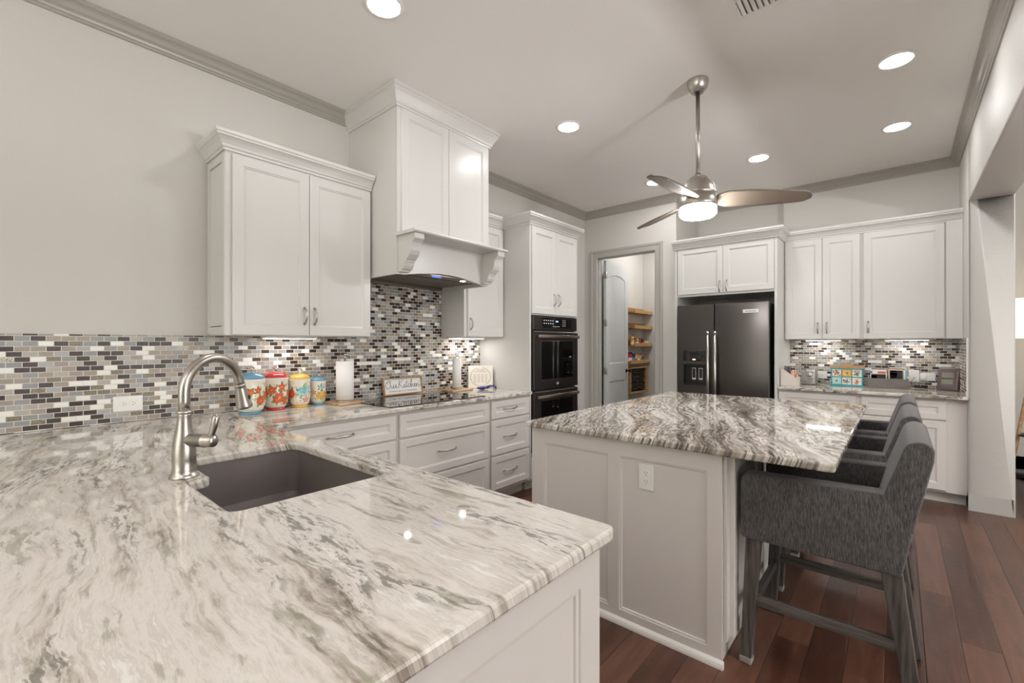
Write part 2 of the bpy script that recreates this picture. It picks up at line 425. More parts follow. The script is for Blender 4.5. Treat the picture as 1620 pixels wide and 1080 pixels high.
        if bevel:
            d = o.modifiers.new('bevel', 'BEVEL'); d.width = bevel; d.segments = seg; d.limit_method = 'ANGLE'; d.angle_limit = math.radians(35)
            if seg > 2:
                for p in me.polygons: p.use_smooth = True
                d.harden_normals = False
        return o

def tag(o, label, cat, group=None, kind=None):
    o['label'] = label; o['category'] = cat
    if group: o['group'] = group
    if kind: o['kind'] = kind
    return o
def thing(name, label, cat, loc=(0, 0, 0), group=None, kind=None):
    o = bpy.data.objects.new(name, None); COL.objects.link(o); o.location = loc; o['_loc'] = tuple(loc)
    o.empty_display_size = .1
    return tag(o, label, cat, group, kind)
def struct(name, mb, mat, **k):
    o = mb.build(name, mat, **k); o['kind'] = 'structure'; return o
def dup(root, loc, rotz=None, label=None):
    r = root.copy(); COL.objects.link(r); r.location = loc
    if rotz is not None: r.rotation_euler = (0, 0, rotz)
    if label: r['label'] = label
    for ch in list(root.children):
        c = ch.copy(); COL.objects.link(c); c.parent = r
        for gch in ch.children:
            d = gch.copy(); COL.objects.link(d); d.parent = c
    return r
def rpoly(pts, r, n=5):
    # round the corners of a 2-D polygon; r may be a list
    out = []; m = len(pts)
    for i, p in enumerate(pts):
        rr = r[i] if isinstance(r, (list, tuple)) else r
        a, b, c = Vector(pts[i - 1]), Vector(p), Vector(pts[(i + 1) % m])
        if rr <= 0: out.append(tuple(b)); continue
        d1 = (a - b).normalized(); d2 = (c - b).normalized()
        ang = d1.angle(d2); t = min(rr / math.tan(ang / 2), (a - b).length * .49, (c - b).length * .49)
        p0, p1 = b + d1 * t, b + d2 * t
        for k in range(n + 1):
            s = k / n; q = p0 * (1 - s) ** 2 + b * 2 * s * (1 - s) + p1 * s ** 2; out.append((q.x, q.y))
    return out
def text(body, size, mtx, mat, parent, name, extrude=.0004, align='CENTER', space=1.0):
    cu = bpy.data.curves.new(name, 'FONT'); cu.body = body; cu.size = size; cu.extrude = extrude
    cu.align_x = align; cu.align_y = 'CENTER'; cu.space_character = space
    t = bpy.data.objects.new(name, cu); COL.objects.link(t)
    me = bpy.data.meshes.new_from_object(t.evaluated_get(bpy.context.evaluated_depsgraph_get()))
    bpy.data.objects.remove(t); bpy.data.curves.remove(cu)
    off = Vector(parent['_loc']) if parent and '_loc' in parent else Vector()
    me.transform(Matrix.Translation(-off) @ mtx)
    me.materials.clear(); me.materials.append(M[mat])
    o = bpy.data.objects.new(name, me); COL.objects.link(o); o.parent = parent
    return o
def frame(o, xd, zd=(0, 0, 1)):
    # matrix with local x = xd, local y = up (zd), local z = outward normal
    x = Vector(xd).normalized(); y = Vector(zd).normalized(); z = x.cross(y)
    m = Matrix((x, y, z)).transposed().to_4x4(); m.translation = Vector(o); return m

# ------------------------------------------------------------------ measures
XW = -3.18; CH = 3.07; PY = 5.19; RX = -1.955; RY = 5.954; DX = -.987; DY = 5.86; XR = .4234; XR2 = .68; JY = 5.14
CT = .912; CB = .882; UB = 1.385

# ------------------------------------------------------------------ room shell
struct('floor', MB().box(-3.6, 5.3, -4.7, 8.2, -.05, 0), 'floor')
struct('ceiling', MB().box(-3.6, 5.3, -4.7, 8.2, CH, CH + .1), 'ceil')
struct('wall_left', MB().box(XW - .12, XW, -4.6, PY, 0, CH), 'wall')
DL, DR, DT = -2.99, -2.205, 2.455     # pantry doorway
struct('wall_pantry', MB().box(XW - .12, DL - .01, PY, PY + .12, 0, CH).box(DR + .01, RX, PY, PY + .12, 0, CH).box(DL - .01, DR + .01, PY, PY + .12, DT + .01, CH), 'wall')
struct('wall_recess_left', MB().box(RX - .12, RX, PY + .12, RY + .1, 0, CH), 'wall')
struct('wall_recess', MB().box(RX, DX, RY, RY + .1, 0, CH), 'wall')
struct('wall_desk', MB().box(DX, XR, DY, RY + .1, 0, CH), 'wall')
struct('wall_pantry_inside', MB().box(-3.30, -3.14, PY + .12, 7.0, 0, CH).box(-3.14, RX, 6.9, 7.0, 0, CH).box(RX - .12, RX, RY + .1, 6.9, 0, CH), 'wall')
# right wall with its wide opening: pier, header over the opening, and the wall behind the camera
struct('wall_right', MB().box(XR, XR2, JY, 7.3, 0, CH).box(XR, XR2, -2.4, JY, 2.485, CH).box(XR, XR2, -4.6, -2.4, 0, CH), 'wall', bevel=.012, seg=3)
struct('wall_living', MB().box(XR2, 5.3, 7.2, 7.3, 0, CH), 'wall')
struct('wall_living_side', MB().box(5.1, 5.3, -4.7, 7.2, 0, CH), 'wall')
struct('wall_rear', MB().box(-3.6, 5.1, -4.7, -4.5, 0, CH), 'wall')
w = MB(); w.box(-2.8, 1.2, -4.5, -4.44, .35, .43).box(-2.8, 1.2, -4.5, -4.44, 2.47, 2.55)
for x in (-2.8, -1.47, -.13, 1.12): w.box(x, x + .08, -4.5, -4.44, .35, 2.55)
struct('window_1', w, 'bright')

# baseboards
bprof = [(0, 0), (.018, 0), (.018, .112), (.014, .124), (.006, .135), (0, .135)]
struct('baseboard_right', MB().sweep([(XR, 5.62), (XR, JY), (XR2, JY), (XR2, 7.2), (5.1, 7.2)], bprof, side=-1).sweep([(XR, -4.5), (XR, -2.4), (XR2, -2.4), (XR2, -4.5)], bprof, side=-1), 'cas')
struct('baseboard_pantry', MB().sweep([(DR + .10, PY), (RX, PY), (RX, PY + .02)], bprof).sweep([(-2.55, PY), (DL - .09, PY)], bprof).sweep([(-3.14, PY + .12), (-3.14, 6.9), (RX - .12, 6.9)], bprof), 'cas')
# crown moulding around the kitchen
crown = [(0, 0), (.010, 0), (.012, .012), (.018, .016), (.022, .026), (.034, .038), (.044, .056), (.054, .066), (.060, .068), (.066, .076), (.066, .09), (0, .09)]
cz = CH - .0905
struct('trim_1', MB().sweep([(XW, -4.5), (XW, 1.79)], crown, cz), 'grey')
struct('trim_2', MB().sweep([(XW, 2.69), (XW, PY), (RX, PY), (RX, RY), (DX, RY), (DX, DY), (XR, DY), (XR, -4.5)], crown, cz), 'grey')
# pantry door casing and jamb
cprof = [(-.003, 0), (-.003, .010), (.008, .016), (.055, .018), (.070, .026), (.092, .026), (.095, .020), (.095, 0)]
def casing():
    mb = MB(); n = len(cprof); path = [(DL, 0), (DL, DT), (DR, DT), (DR, 0)]
    dirs = [(-1, 0), (-1, 1), (1, 1), (1, 0)]; vs = []; fs = []
    for (x, z), (dx, dz) in zip(path, dirs):
        for o, d in cprof: vs.append((x + dx * o, PY - d, z + dz * o))
    for i in range(3):
        for j in range(n): fs.append((i * n + j, i * n + (j + 1) % n, (i + 1) * n + (j + 1) % n, (i + 1) * n + j))
    fs += [tuple(range(n)), tuple(range(3 * n, 4 * n))]
    mb.add(vs, fs)
    mb.box(DL - .018, DL, PY, PY + .12, 0, DT).box(DR, DR + .018, PY, PY + .12, 0, DT).box(DL - .018, DR + .018, PY, PY + .12, DT, DT + .018)
    mb.box(DL, DL + .012, PY + .03, PY + .075, 0, DT).box(DR - .012, DR, PY + .03, PY + .075, 0, DT).box(DL, DR, PY + .03, PY + .075, DT - .012, DT)
    return mb
struct('trim_3', casing(), 'cas')

# pantry door swung inward: plank-groove panels, arched upper panel
def pantry_door():
    hx, hy = -2.955, 5.325; ang = math.atan2(6.075 - hy, -3.012 - hx); W = .755; T = .036
    u = Vector((math.cos(ang), math.sin(ang), 0)); n = Vector((u.y, -u.x, 0))   # n faces the doorway side
    root = bpy.data.objects.new('door_1', None); COL.objects.link(root); root.location = (hx, hy, 0); root['_loc'] = (hx, hy, 0); root['kind'] = 'structure'
    O = Vector((hx, hy, 0))
    mtx = Matrix((u, Vector((0, 0, 1)), n)).transposed().to_4x4(); mtx.translation = O   # local (across, up, out)
    mb = MB(); L = []
    def P(a, z, d): return mtx @ Vector((a, z, d))
    z0, z1 = .012, 2.445
    def archpts(x0, x1, zb, zt, rise, m=12):
        top = [(x1 - (x1 - x0) * k / m, zt + rise * math.sin(math.pi * k / m) ** .75) for k in range(m + 1)]
        return [(x0, zb), (x1, zb)] + top
    hole1 = archpts(.108, W - .108, 1.07, 2.235, .052); hole2 = [(.108, .23), (W - .108, .23), (W - .108, .83), (.108, .83)]
    outer = [(0, z0), (W, z0), (W, z1), (0, z1)]
    for d, flip in ((T / 2, 0), (-T / 2, 1)):
        loops = [[Vector((a, z, 0)) for a, z in l] for l in (outer, hole1, hole2)]
        flat = [p for l in loops for p in l]; tr = tessellate_polygon(loops)
        mb.add([P(p.x, p.y, d) for p in flat], [t for t in tr])
        for h in (hole1, hole2):
            c = Vector((sum(p[0] for p in h) / len(h), sum(p[1] for p in h) / len(h)))
            inn = [(p[0] + (.016 if p[0] < c.x else -.016), p[1] + (.016 if p[1] < c.y else -.016)) for p in h]
            k = len(h); sgn = 1 if d > 0 else -1
            mb.add([P(a, z, d) for a, z in h] + [P(a, z, d - sgn * .011) for a, z in inn], [(i, (i + 1) % k, k + (i + 1) % k, k + i) for i in range(k)])
            x0, x1 = .124, W - .124; zb = h[0][1] + .016; arch = len(h) > 4; np_ = 8; pw = (x1 - x0) / np_
            def ztop(x):
                if not arch: return h[2][1] - .016
                t = min(1, max(0, (x - .108) / (W - .216))); return 2.235 + .052 * max(0, math.sin(math.pi * t)) ** .75 - .016
            for i in range(np_):
                a, b = x0 + i * pw, x0 + (i + 1) * pw; q = [(a, .0), (a + .004, .006), (b - .004, .006), (b, .0)]
                dd = d - sgn * .014
                for (xa, da), (xb, db) in zip(q[:-1], q[1:]):
                    mb.add([P(xa, zb, dd + sgn * (da)), P(xb, zb, dd + sgn * db), P(xb, ztop(xb), dd + sgn * db), P(xa, ztop(xa), dd + sgn * da)], [(0, 1, 2, 3)])
    for a, b in ((outer[0], outer[1]), (outer[1], outer[2]), (outer[2], outer[3]), (outer[3], outer[0])):
        mb.add([P(a[0], a[1], T / 2), P(b[0], b[1], T / 2), P(b[0], b[1], -T / 2), P(a[0], a[1], -T / 2)], [(0, 1, 2, 3)])
    mb.build('door_leaf', 'door', root, recalc=False)
    k = MB()
    for sg in (1, -1):
        c = P(W - .065, .955, sg * (T / 2)); nn = n * sg
        rot = nn.to_track_quat('Z', 'Y').to_matrix().to_4x4()
        k.lathe([(.03, 0), (.03, .006), (.011, .012), (.010, .035), (.024, .045), (.028, .058), (.02, .072), (0, .075)], c, 16, mtx=rot)
    k.build('door_handle', 'bronze', root)
    for z in (.25, .98, 1.62, 2.25):
        h = MB(); h.tube([P(-.008, z - .045, T / 2 + .004), P(-.008, z + .045, T / 2 + .004)], .007, 8)
        h.xbox(mtx, -.004, .030, z - .045, z + .045, -.012, .021).build('hinge', 'nickel', root)
pantry_door()

# ------------------------------------------------------------------ backsplash
tb = MB().box(XW, XW + .008, -.6, 3.2, CT + .002, UB).box(XW, XW + .008, 1.787, 2.698, UB, 1.86)
tag(tb.build('tile_backsplash', 'tile_y'), 'small brick mosaic tile backsplash in brown grey and white along the left wall', 'backsplash')
td = MB().box(-.924, XR - .001, DY - .008, DY, CT + .002, UB - .002)
tdo = thing('tile_backsplash', 'small brick mosaic backsplash behind the desk counter, with return on the right pier', 'backsplash', (0, DY, CT))
td.build('back_panel', 'tile_x', tdo)
MB().box(XR - .008, XR - .0005, JY + .02, DY - .0085, CT + .002, UB - .002).build('side_panel', 'tile_y', tdo)
MB().mat(0).box(XR - .010, XR, JY + .012, JY + .02, CT, UB).build('edge_strip', 'bright', tdo)

# ------------------------------------------------------------------ cabinetry helpers
def pull(mb, c, L, axis, out, rise=.032, r=.0058):
    # arched bar pull centred at c, axis = direction along the bar, out = outward
    c = Vector(c); a = Vector(axis); o = Vector(out); pts = []
    for k in range(13):
        t = k / 12 * 2 - 1
        pts.append(c + a * (L / 2 * t) + o * (rise * (1 - abs(t) ** 3.2)))
    mb.tube(pts, [r * (1.25 if k in (0, 12) else .85 + .4 * (1 - abs(k / 6 - 1))) for k in range(13)], 8)
    for t in (-1, 1): mb.lathe([(.009, 0), (.009, .003), (.005, .006)], c + a * (L / 2 * t), 10, mtx=o.to_track_quat('Z', 'Y').to_matrix().to_4x4())
    return mb
X1, Y1, Z1 = Vector((1, 0, 0)), Vector((0, 1, 0)), Vector((0, 0, 1))
def front(root, kind, mat, plane, a0, a1, z0, z1, face, handle=None, hl=.1, fr=.057, t=.02):
    # door/drawer front: face 'E' looks to +x (a = y range), face 'S' looks to -y (a = x range), 'N' looks to +y
    g_ = .0015
    if face == 'E': O, U, N = (plane, a0 + g_, z0 + g_), Y1, X1
    elif face == 'S': O, U, N = (a0 + g_, plane, z0 + g_), X1, -Y1
    else: O, U, N = (a0 + g_, plane, z0 + g_), X1, Y1
    d = MB().shaker(O, U, N, a1 - a0 - 2 * g_, z1 - z0 - 2 * g_, t, fr).build(kind, mat, root)
    if handle:
        ha, hz, ax = handle
        c = Vector((plane + t, ha, hz)) if face == 'E' else Vector((ha, plane - t, hz))
        pull(MB(), c, hl, Z1 if ax == 'v' else (Y1 if face == 'E' else X1), N).build('handle', 'nickel', d)
    return d
ccrown = [(0, 0), (.012, 0), (.014, .010), (.010, .013), (.018, .018), (.022, .030), (.034, .048), (.046, .060), (.056, .066), (.056, .074), (.062, .080), (.062, .098), (0, .098)]

# upper cabinet over the corner, left wall
c = thing('upper_cabinet', 'white two-door wall cabinet nearest the camera, above the ceramic canisters', 'cabinet', (XW, 1.33, UB))
MB().box(XW + .003, -2.87, .868, 1.785, UB, 2.44).build('body', 'cab', c, bevel=.0015)
MB().shaker((XW + .006, .868, UB + .004), X1, -Y1, .30, 1.03, .004, .045, .003, .004).build('side_panel', 'cab', c)
front(c, 'door', 'cab', -2.87, .898, 1.337, UB + .002, 2.415, 'E', (1.304, 1.513, 'v'))
front(c, 'door', 'cab', -2.87, 1.337, 1.775, UB + .002, 2.415, 'E', (1.369, 1.513, 'v'))
MB().sweep([(XW, .868), (-2.87, .868), (-2.87, 1.785)], ccrown, 2.425).build('crown_moulding', 'cab', c)
l = MB().mat(0).box(-3.10, -3.02, 1.14, 1.47, UB - .014, UB).mat(1).box(-3.095, -3.025, 1.15, 1.46, UB - .016, UB - .014)
tag(l.build('light_bar', ['white', 'bar']), 'lit light bar under the wall cabinet, above the ceramic canisters', 'under cabinet light')

# range hood cabinet
HX = -2.561
c = thing('range_hood', 'tall white cabinet-style range hood with corbelled shelf over the cooktop', 'range hood', (XW, 2.24, 1.81))
hd = MB()
hd.box(XW, HX - .02, 1.793, 1.811, 1.81, CH - .002).box(XW, HX - .02, 2.667, 2.685, 1.81, CH - .002)
hd.box(HX - .02, HX, 1.793, 2.685, 2.06, CH - .002)
hd.build('body', 'cab', c, bevel=.0015)
# arched valance below the shelf
ar = [(1.793, 2.06), (1.793, 1.81), (1.86, 1.81)] + [(1.86 + .76 * k / 14, 1.812 + .040 * math.sin(math.pi * k / 14)) for k in range(15)] + [(2.62, 1.81), (2.685, 1.81), (2.685, 2.06)]
MB().prism(ar, HX - .02, HX, 'x').build('valance', 'cab', c)
MB().shaker((HX, 1.823, 2.095), Y1, X1, .417, .84, .016).build('door', 'cab', c)
MB().shaker((HX, 2.243, 2.095), Y1, X1, .417, .84, .016).build('door', 'cab', c)
sp = MB().prism([(HX - .0, 2.062), (HX + .195, 2.062), (HX + .203, 2.066), (HX + .207, 2.073), (HX + .203, 2.080), (HX + .195, 2.084), (HX, 2.084)], 1.782, 2.700, 'y')
sp.build('shelf', 'cab', c, bevel=.001)
corb = [(0, 0), (.185, 0), (.185, -.035), (.172, -.045), (.155, -.060), (.145, -.085), (.140, -.110), (.128, -.135), (.105, -.158), (.088, -.170), (.088, -.176), (.080, -.182), (.072, -.205), (.058, -.222), (.036, -.232), (.036, -.240), (0, -.240)]
for y0 in (1.800, 2.598):
    cb = MB().prism([(HX + a, 2.062 + b) for a, b in corb], y0, y0 + .078, 'y')
    cb.prism([(HX + a * .985 - .012, 2.062 + b * .96 - .006) for a, b in corb[:1] + corb[1:]], y0 - .004, y0 + .082, 'y') if False else None
    cb.build('corbel', 'cab', c, bevel=.004, seg=2)
hcr = [(0, 0), (.010, 0), (.012, .012), (.020, .018), (.024, .034), (.036, .056), (.050, .078), (.060, .090), (.060, .100), (.068, .106), (.068, .130), (0, .130)]
MB().sweep([(XW, 1.793), (HX, 1.793), (HX, 2.685), (XW, 2.685)], hcr, CH - .1305).build('crown_moulding', 'cab', c)
# steel liner with baffle filters, control panel and lamps
ln = MB().mat(0).box(XW + .01, HX - .02, 1.811, 2.667, 1.852, 1.865)
ln.box(XW + .01, XW + .06, 1.811, 2.667, 1.815, 1.852)
for k in range(26):
    y = 1.845 + k * .031
    ln.prism([(y, 1.852), (y + .006, 1.836), (y + .020, 1.836), (y + .026, 1.852)], XW + .08, HX - .15, 'x')
ln.build('baffle_filter', 'steel', c)
cp = [(1.90, 1.822)] + [(1.90 + .66 * k / 12, 1.822 + .030 * math.sin(math.pi * k / 12)) for k in range(13)] + [(2.56, 1.822)]
cpn = MB().box(HX - .13, HX - .022, 1.84, 2.62, 1.838, 1.850).build('control_panel', 'steel', c)
MB().box(HX - .075, HX - .045, 2.15, 2.22, 1.835, 1.8379).build('display', 'bled', cpn)
for y in (1.925, 2.45):
    MB().mat(0).lathe([(.032, 0), (.032, .006), (.024, .006), (.024, .002)], (HX - .06, y, 1.832), 18, cap=False).mat(1).lathe([(.022, 0), (0, .0001)], (HX - .06, y, 1.8335), 18).build('lamp', ['chrome', 'spot'], c)

# upper cabinet right of hood
c = thing('upper_cabinet', 'narrow single-door wall cabinet between the range hood and the oven tower', 'cabinet', (XW, 2.95, UB))
MB().box(XW + .003, -2.87, 2.70, 3.198, 1.40, 2.44).build('body', 'cab', c, bevel=.0015)
front(c, 'door', 'cab', -2.87, 2.73, 3.192, 1.402, 2.415, 'E', (2.757, 1.513, 'v'))
MB().sweep([(-2.87, 2.70), (-2.87, 3.198)], ccrown, 2.425).build('crown_moulding', 'cab', c)
l = MB().mat(0).box(-3.12, -3.0, 2.735, 3.09, 1.386, 1.40).mat(1).box(-3.115, -3.005, 2.745, 3.08, 1.384, 1.386)
tag(l.build('light_bar', ['white', 'bar']), 'lit light bar under the narrow cabinet, above the round recipe board', 'under cabinet light')

# oven tower
OX = -2.54
c = thing('oven_cabinet', 'tall white cabinet tower that houses the double wall oven', 'cabinet', (XW, 3.59, 0))
ot = MB().box(XW + .003, OX, 3.2, 3.222, .1, 2.44).box(XW, OX, 3.958, 3.98, .1, 2.44).box(XW, OX, 3.222, 3.958, 1.605, 2.44).box(XW, OX, 3.222, 3.958, .1, .30).box(XW, XW + .02, 3.222, 3.958, .3, 1.605)
ot.box(XW, OX - .06, 3.22, 3.98, 0, .1).box(XW + .02, OX - .02, 3.222, 3.958, .30, .32)
ot.build('body', 'cab', c)
front(c, 'door', 'cab', OX, 3.215, 3.590, 1.615, 2.415, 'E', (3.552, 1.76, 'v'), .11)
front(c, 'door', 'cab', OX, 3.590, 3.965, 1.615, 2.415, 'E', (3.626, 1.76, 'v'), .11)
MB().box(OX, OX + .02, 3.215, 3.965, .11, .30).build('drawer', 'cab', c, bevel=.002)
MB().sweep([(XW, 3.2), (OX, 3.2), (OX, 3.98), (XW, 3.98)], ccrown, 2.425).build('crown_moulding', 'cab', c)
o = thing('double_wall_oven', 'black stainless double wall oven with two handled glass doors', 'oven', (OX, 3.59, .32))
MB().box(XW + .1, OX - .004, 3.26, 3.92, .33, 1.58).build('housing', 'black', o)
MB().box(OX, OX + .018, 3.232, 3.960, 1.468, 1.600).build('control_panel', 'bss', o, bevel=.002)
lg = MB().mat(0).box(OX + .018, OX + .0195, 3.37, 3.86, 1.488, 1.580).mat(1)
for r in range(2):
    for k in range(5): lg.box(OX + .0195, OX + .0199, 3.39 + k * .035, 3.403 + k * .035, 1.555 - r * .028, 1.563 - r * .028)
for r in range(4):
    for k in range(3): lg.box(OX + .0195, OX + .0199, 3.70 + k * .022, 3.706 + k * .022, 1.565 - r * .018, 1.570 - r * .018)
for k in range(4): lg.box(OX + .0195, OX + .0199, 3.54 + k * .03, 3.552 + k * .03, 1.502, 1.507)
lg.build('touch_screen', ['glassblk', 'ledw'], o, weld=False)
MB().box(OX + .0195, OX + .0199, 3.585, 3.625, 1.548, 1.560).build('clock_digits', 'led', o)
for z0, z1, nm in ((.915, 1.458, 'a'), (.345, .900, 'b')):
    d = MB().prism([(OX + .002, z0), (OX + .030, z0), (OX + .030, z1 - .012), (OX + .022, z1), (OX + .002, z1)], 3.235, 3.958, 'y').build('oven_door', 'bss', o)
    MB().box(OX + .030, OX + .0312, 3.335, 3.868, z0 + .09, z1 - .095).build('window', 'glassblk', d)
    rim = MB()
    for a in ((3.331, 3.335, z0 + .086, z1 - .091), (3.868, 3.872, z0 + .086, z1 - .091), (3.335, 3.868, z0 + .086, z0 + .09), (3.335, 3.868, z1 - .095, z1 - .091)):
        rim.box(OX + .030, OX + .0325, *a)
    rim.build('window_rim', 'chrome', d)
    h = MB(); hz = z1 - .052
    h.bar((OX + .062, 3.262, hz), (OX + .062, 3.932, hz), .030, .018, up=(1, 0, 0), )
    for y in (3.262, 3.915): h.box(OX + .030, OX + .060, y, y + .018, hz - .014, hz + .014)
    h.build('handle', 'bssl', d, bevel=.004, seg=3)
dlg = thing if False else None
text('LG', .030, frame((OX + .0312, 3.60, .958), Y1), 'bright', [x for x in o.children if x.name.startswith('oven_door')][0], 'logo')

# ------------------------------------------------------------------ base cabinets, left run
FX = -2.55
def base_cab(label, y0, y1, drs):
    c = thing('base_cabinet', label, 'cabinet', (XW, (y0 + y1) / 2, 0))
    MB().box(XW + .003, FX, y0, y1, .1, CB).box(XW, FX - .075, y0, y1, 0, .1).build('body', 'base', c)
    for (a, b, z0, z1, h) in drs:
        front(c, 'drawer', 'base', FX, a, b, z0, z1, 'E', h, .165, fr=.05)
    return c
base_cab('white base cabinet with drawers at the inner corner, beside the peninsula', .96, 1.78,
         [(.965, 1.768, .702, .862, (1.374, .785, 'h')), (.965, 1.768, .412, .692, (1.374, .56, 'h')), (.965, 1.768, .125, .402, (1.374, .27, 'h'))])
base_cab('wide white base cabinet directly below the cooktop', 1.781, 2.675,
         [(1.794, 2.660, .702, .862, None), (1.794, 2.660, .412, .692, (2.215, .56, 'h')), (1.794, 2.660, .125, .402, (2.215, .27, 'h'))])
base_cab('narrow white three-drawer base cabinet next to the wall oven', 2.676, 3.198,
         [(2.690, 3.188, .712, .862, (2.925, .79, 'h')), (2.690, 3.188, .412, .702, (2.925, .56, 'h')), (2.690, 3.188, .125, .402, (2.925, .27, 'h'))])

# ------------------------------------------------------------------ worktops
tag(MB().slab([(XW + .008, .958), (-2.508, .958), (-2.508, 3.198), (XW + .008, 3.198)], CB, CT, r=.006).build('countertop', 'gran_r'),
    'cream and brown veined granite counter of the left wall run, holding the cooktop', 'countertop')
PX, PYE = -.497, .955
sink_loop = rpoly([(-1.965, .858), (-1.272, .856), (-1.272, .397), (-1.640, .397), (-1.655, .462), (-1.965, .462)], [.04, .045, .035, .012, .030, .03])
pout = rpoly([(XW + .008, -.30), (PX, -.30), (PX, PYE), (XW + .008, PYE)], [0, .02, .03, 0])
tag(MB().slab(pout, CB, CT, [sink_loop], r=.007).build('countertop', 'gran_p'), 'large cream veined granite peninsula counter in the foreground, around the sink', 'countertop')
c = thing('peninsula_cabinet', 'white panelled peninsula base under the foreground granite counter', 'cabinet', (-1.5, .4, 0))
MB().box(-2.5, -2.05, .02, .925, .0, CB).box(-1.17, -.553, .02, .925, 0, CB).box(-2.05, -1.17, .02, .30, 0, CB).box(-2.05, -1.17, .885, .925, 0, CB).box(XW + .01, -2.5, .02, .93, 0, CB).build('body', 'base', c)
MB().shaker((-.553, .0, 0), Y1, X1, .935, CB, .022, .085, .010, .012).build('end_panel', 'base', c)
# bowl
def bowl():
    zt, zb = CB - .001, .68
    lp = rpoly([(-1.975, .868), (-1.262, .866), (-1.262, .387), (-1.975, .387)], .05, 6); n = len(lp)
    mb = MB(); cx_ = sum(p[0] for p in lp) / n; cy_ = sum(p[1] for p in lp) / n
    def ring(k, z): return [(cx_ + (p[0] - cx_) * k, cy_ + (p[1] - cy_) * k, z) for p in lp]
    rs = [ring(1.03, zt - .010), ring(1.03, zt), ring(1.0, zt), ring(.985, zb + .03), ring(.96, zb + .008), ring(.92, zb), ring(.12, zb - .004), ]
    vs = [q for r in rs for q in r]; fs = []
    for k in range(len(rs) - 1):
        for j in range(n): fs.append((k * n + j, k * n + (j + 1) % n, (k + 1) * n + (j + 1) % n, (k + 1) * n + j))
    fs.append(tuple(range((len(rs) - 1) * n, len(rs) * n)))
    return mb.add(vs, fs)
s_ = thing('kitchen_sink', 'dark grey composite undermount sink set in the peninsula counter', 'sink', (-1.62, .63, .67))
bowl().build('bowl', 'sink', s_, recalc=False, solid=.004)
MB().lathe([(.055, 0), (.055, .003), (.04, .003), (.036, -.002), (0, -.002)], (-1.62, .63, .681), 24).build('drain', 'chrome', s_)
MB().tube([(-1.300, .43, .845), (-1.300, .62, .845)], .006, 10).tube([(-1.300, .43, .845), (-1.272, .43, .845)], .005, 8).tube([(-1.300, .615, .845), (-1.272, .615, .845)], .005, 8).build('sink_rail', 'chrome', s_)

# faucet
FXY = Vector((-1.73, .408, CT))
fa = thing('kitchen_faucet', 'brushed nickel gooseneck pull-down faucet standing behind the sink', 'faucet', tuple(FXY))
MB().lathe([(.041, 0), (.041, .004), (.036, .010), (.032, .020), (.033, .026), (.0312, .030), (.0328, .055), (.0328, .08), (.0305, .105), (.0262, .130), (.0222, .152), (.0195, .175), (.0185, .195), (.020, .203), (0, .203)], FXY, 32).build('body', 'nickel', fa)
MB().lathe([(.0195, .200), (.0225, .202), (.0225, .209), (.0195, .211), (.0175, .212)], FXY, 32).build('collar', 'nickel', fa)
D = Vector((-.132, .233, 0)).normalized(); pts = [FXY + Vector((0, 0, z)) for z in (.205, .24, .268)]
R = .112
for k in range(1, 17):
    a = math.pi * k / 16 * .95; pts.append(FXY + D * (R - R * math.cos(a)) + Vector((0, 0, .268 + R * math.sin(a) * .96)))
e = pts[-1]; dn = (pts[-1] - pts[-2]).normalized(); pts.append(e + dn * .012)
MB().tube(pts, .0165, 18).build('spout', 'nickel', fa)
e = pts[-1]; hd = (D * .27 + Vector((0, 0, -1))).normalized(); rot = hd.to_track_quat('Z', 'Y').to_matrix().to_4x4()
h = MB().lathe([(.0165, -.003), (.019, 0), (.019, .004), (.0175, .006), (.0185, .012), (.023, .055), (.0265, .078), (.0275, .082), (.0265, .088), (.024, .090), (0, .0895)], e, 24, mtx=rot).build('spray_head', 'nickel', fa)
sd = D.cross(Z1); bt = (D * .8 - sd * .0).normalized()
bp = e + hd * .05 + (hd.cross(Vector((D.y, -D.x, 0))).normalized() * -1 * 0)
side = (Vector((.55, .83, 0)) - hd * Vector((.55, .83, 0)).dot(hd)).normalized()
MB().lathe([(.009, 0), (.009, .003), (.006, .004), (0, .004)], e + hd * .052 + side * .0215, 14, mtx=side.to_track_quat('Z', 'Y').to_matrix().to_4x4()).build('spray_button', 'black', h)
Hd = Vector((.86, .5, 0)).normalized(); hz = Vector((0, 0, .118)); rot = Hd.to_track_quat('Z', 'Y').to_matrix().to_4x4()
MB().lathe([(.021, .0), (.0205, .072), (.0222, .074), (.0222, .079), (.0205, .081), (.020, .108), (.014, .114), (0, .115)], FXY + hz, 20, mtx=rot).build('handle_hub', 'nickel', fa)
lp = FXY + hz + Hd * .098
MB().tube([lp + Vector((0, 0, .008)), lp + Hd * .006 + Vector((0, 0, .028)), lp + Hd * .014 + Vector((0, 0, .050)), lp + Hd * .019 + Vector((0, 0, .072)), lp + Hd * .017 + Vector((0, 0, .084))], [.011, .0095, .0105, .0115, .007], 12).build('handle_lever', 'nickel', fa)

# cooktop
ck = thing('cooktop', 'black glass induction cooktop set in the left granite counter', 'cooktop', (-2.8, 2.19, CT))
MB().box(-3.075, -2.548, 1.73, 2.64, CT + .0005, CT + .006).build('glass_top', 'glassblk', ck, bevel=.002)
rg = MB()
for (x, y, r) in ((-2.68, 1.93, .09), (-2.93, 1.95, .07), (-2.68, 2.44, .075), (-2.93, 2.42, .09), (-2.80, 2.18, .115)):
    rg.lathe([(r, 0), (r, .0002), (r - .002, .0002), (r - .002, 0)], (x, y, CT + .0061), 40, cap=False)
rg.build('burner_ring', 'burner', ck)

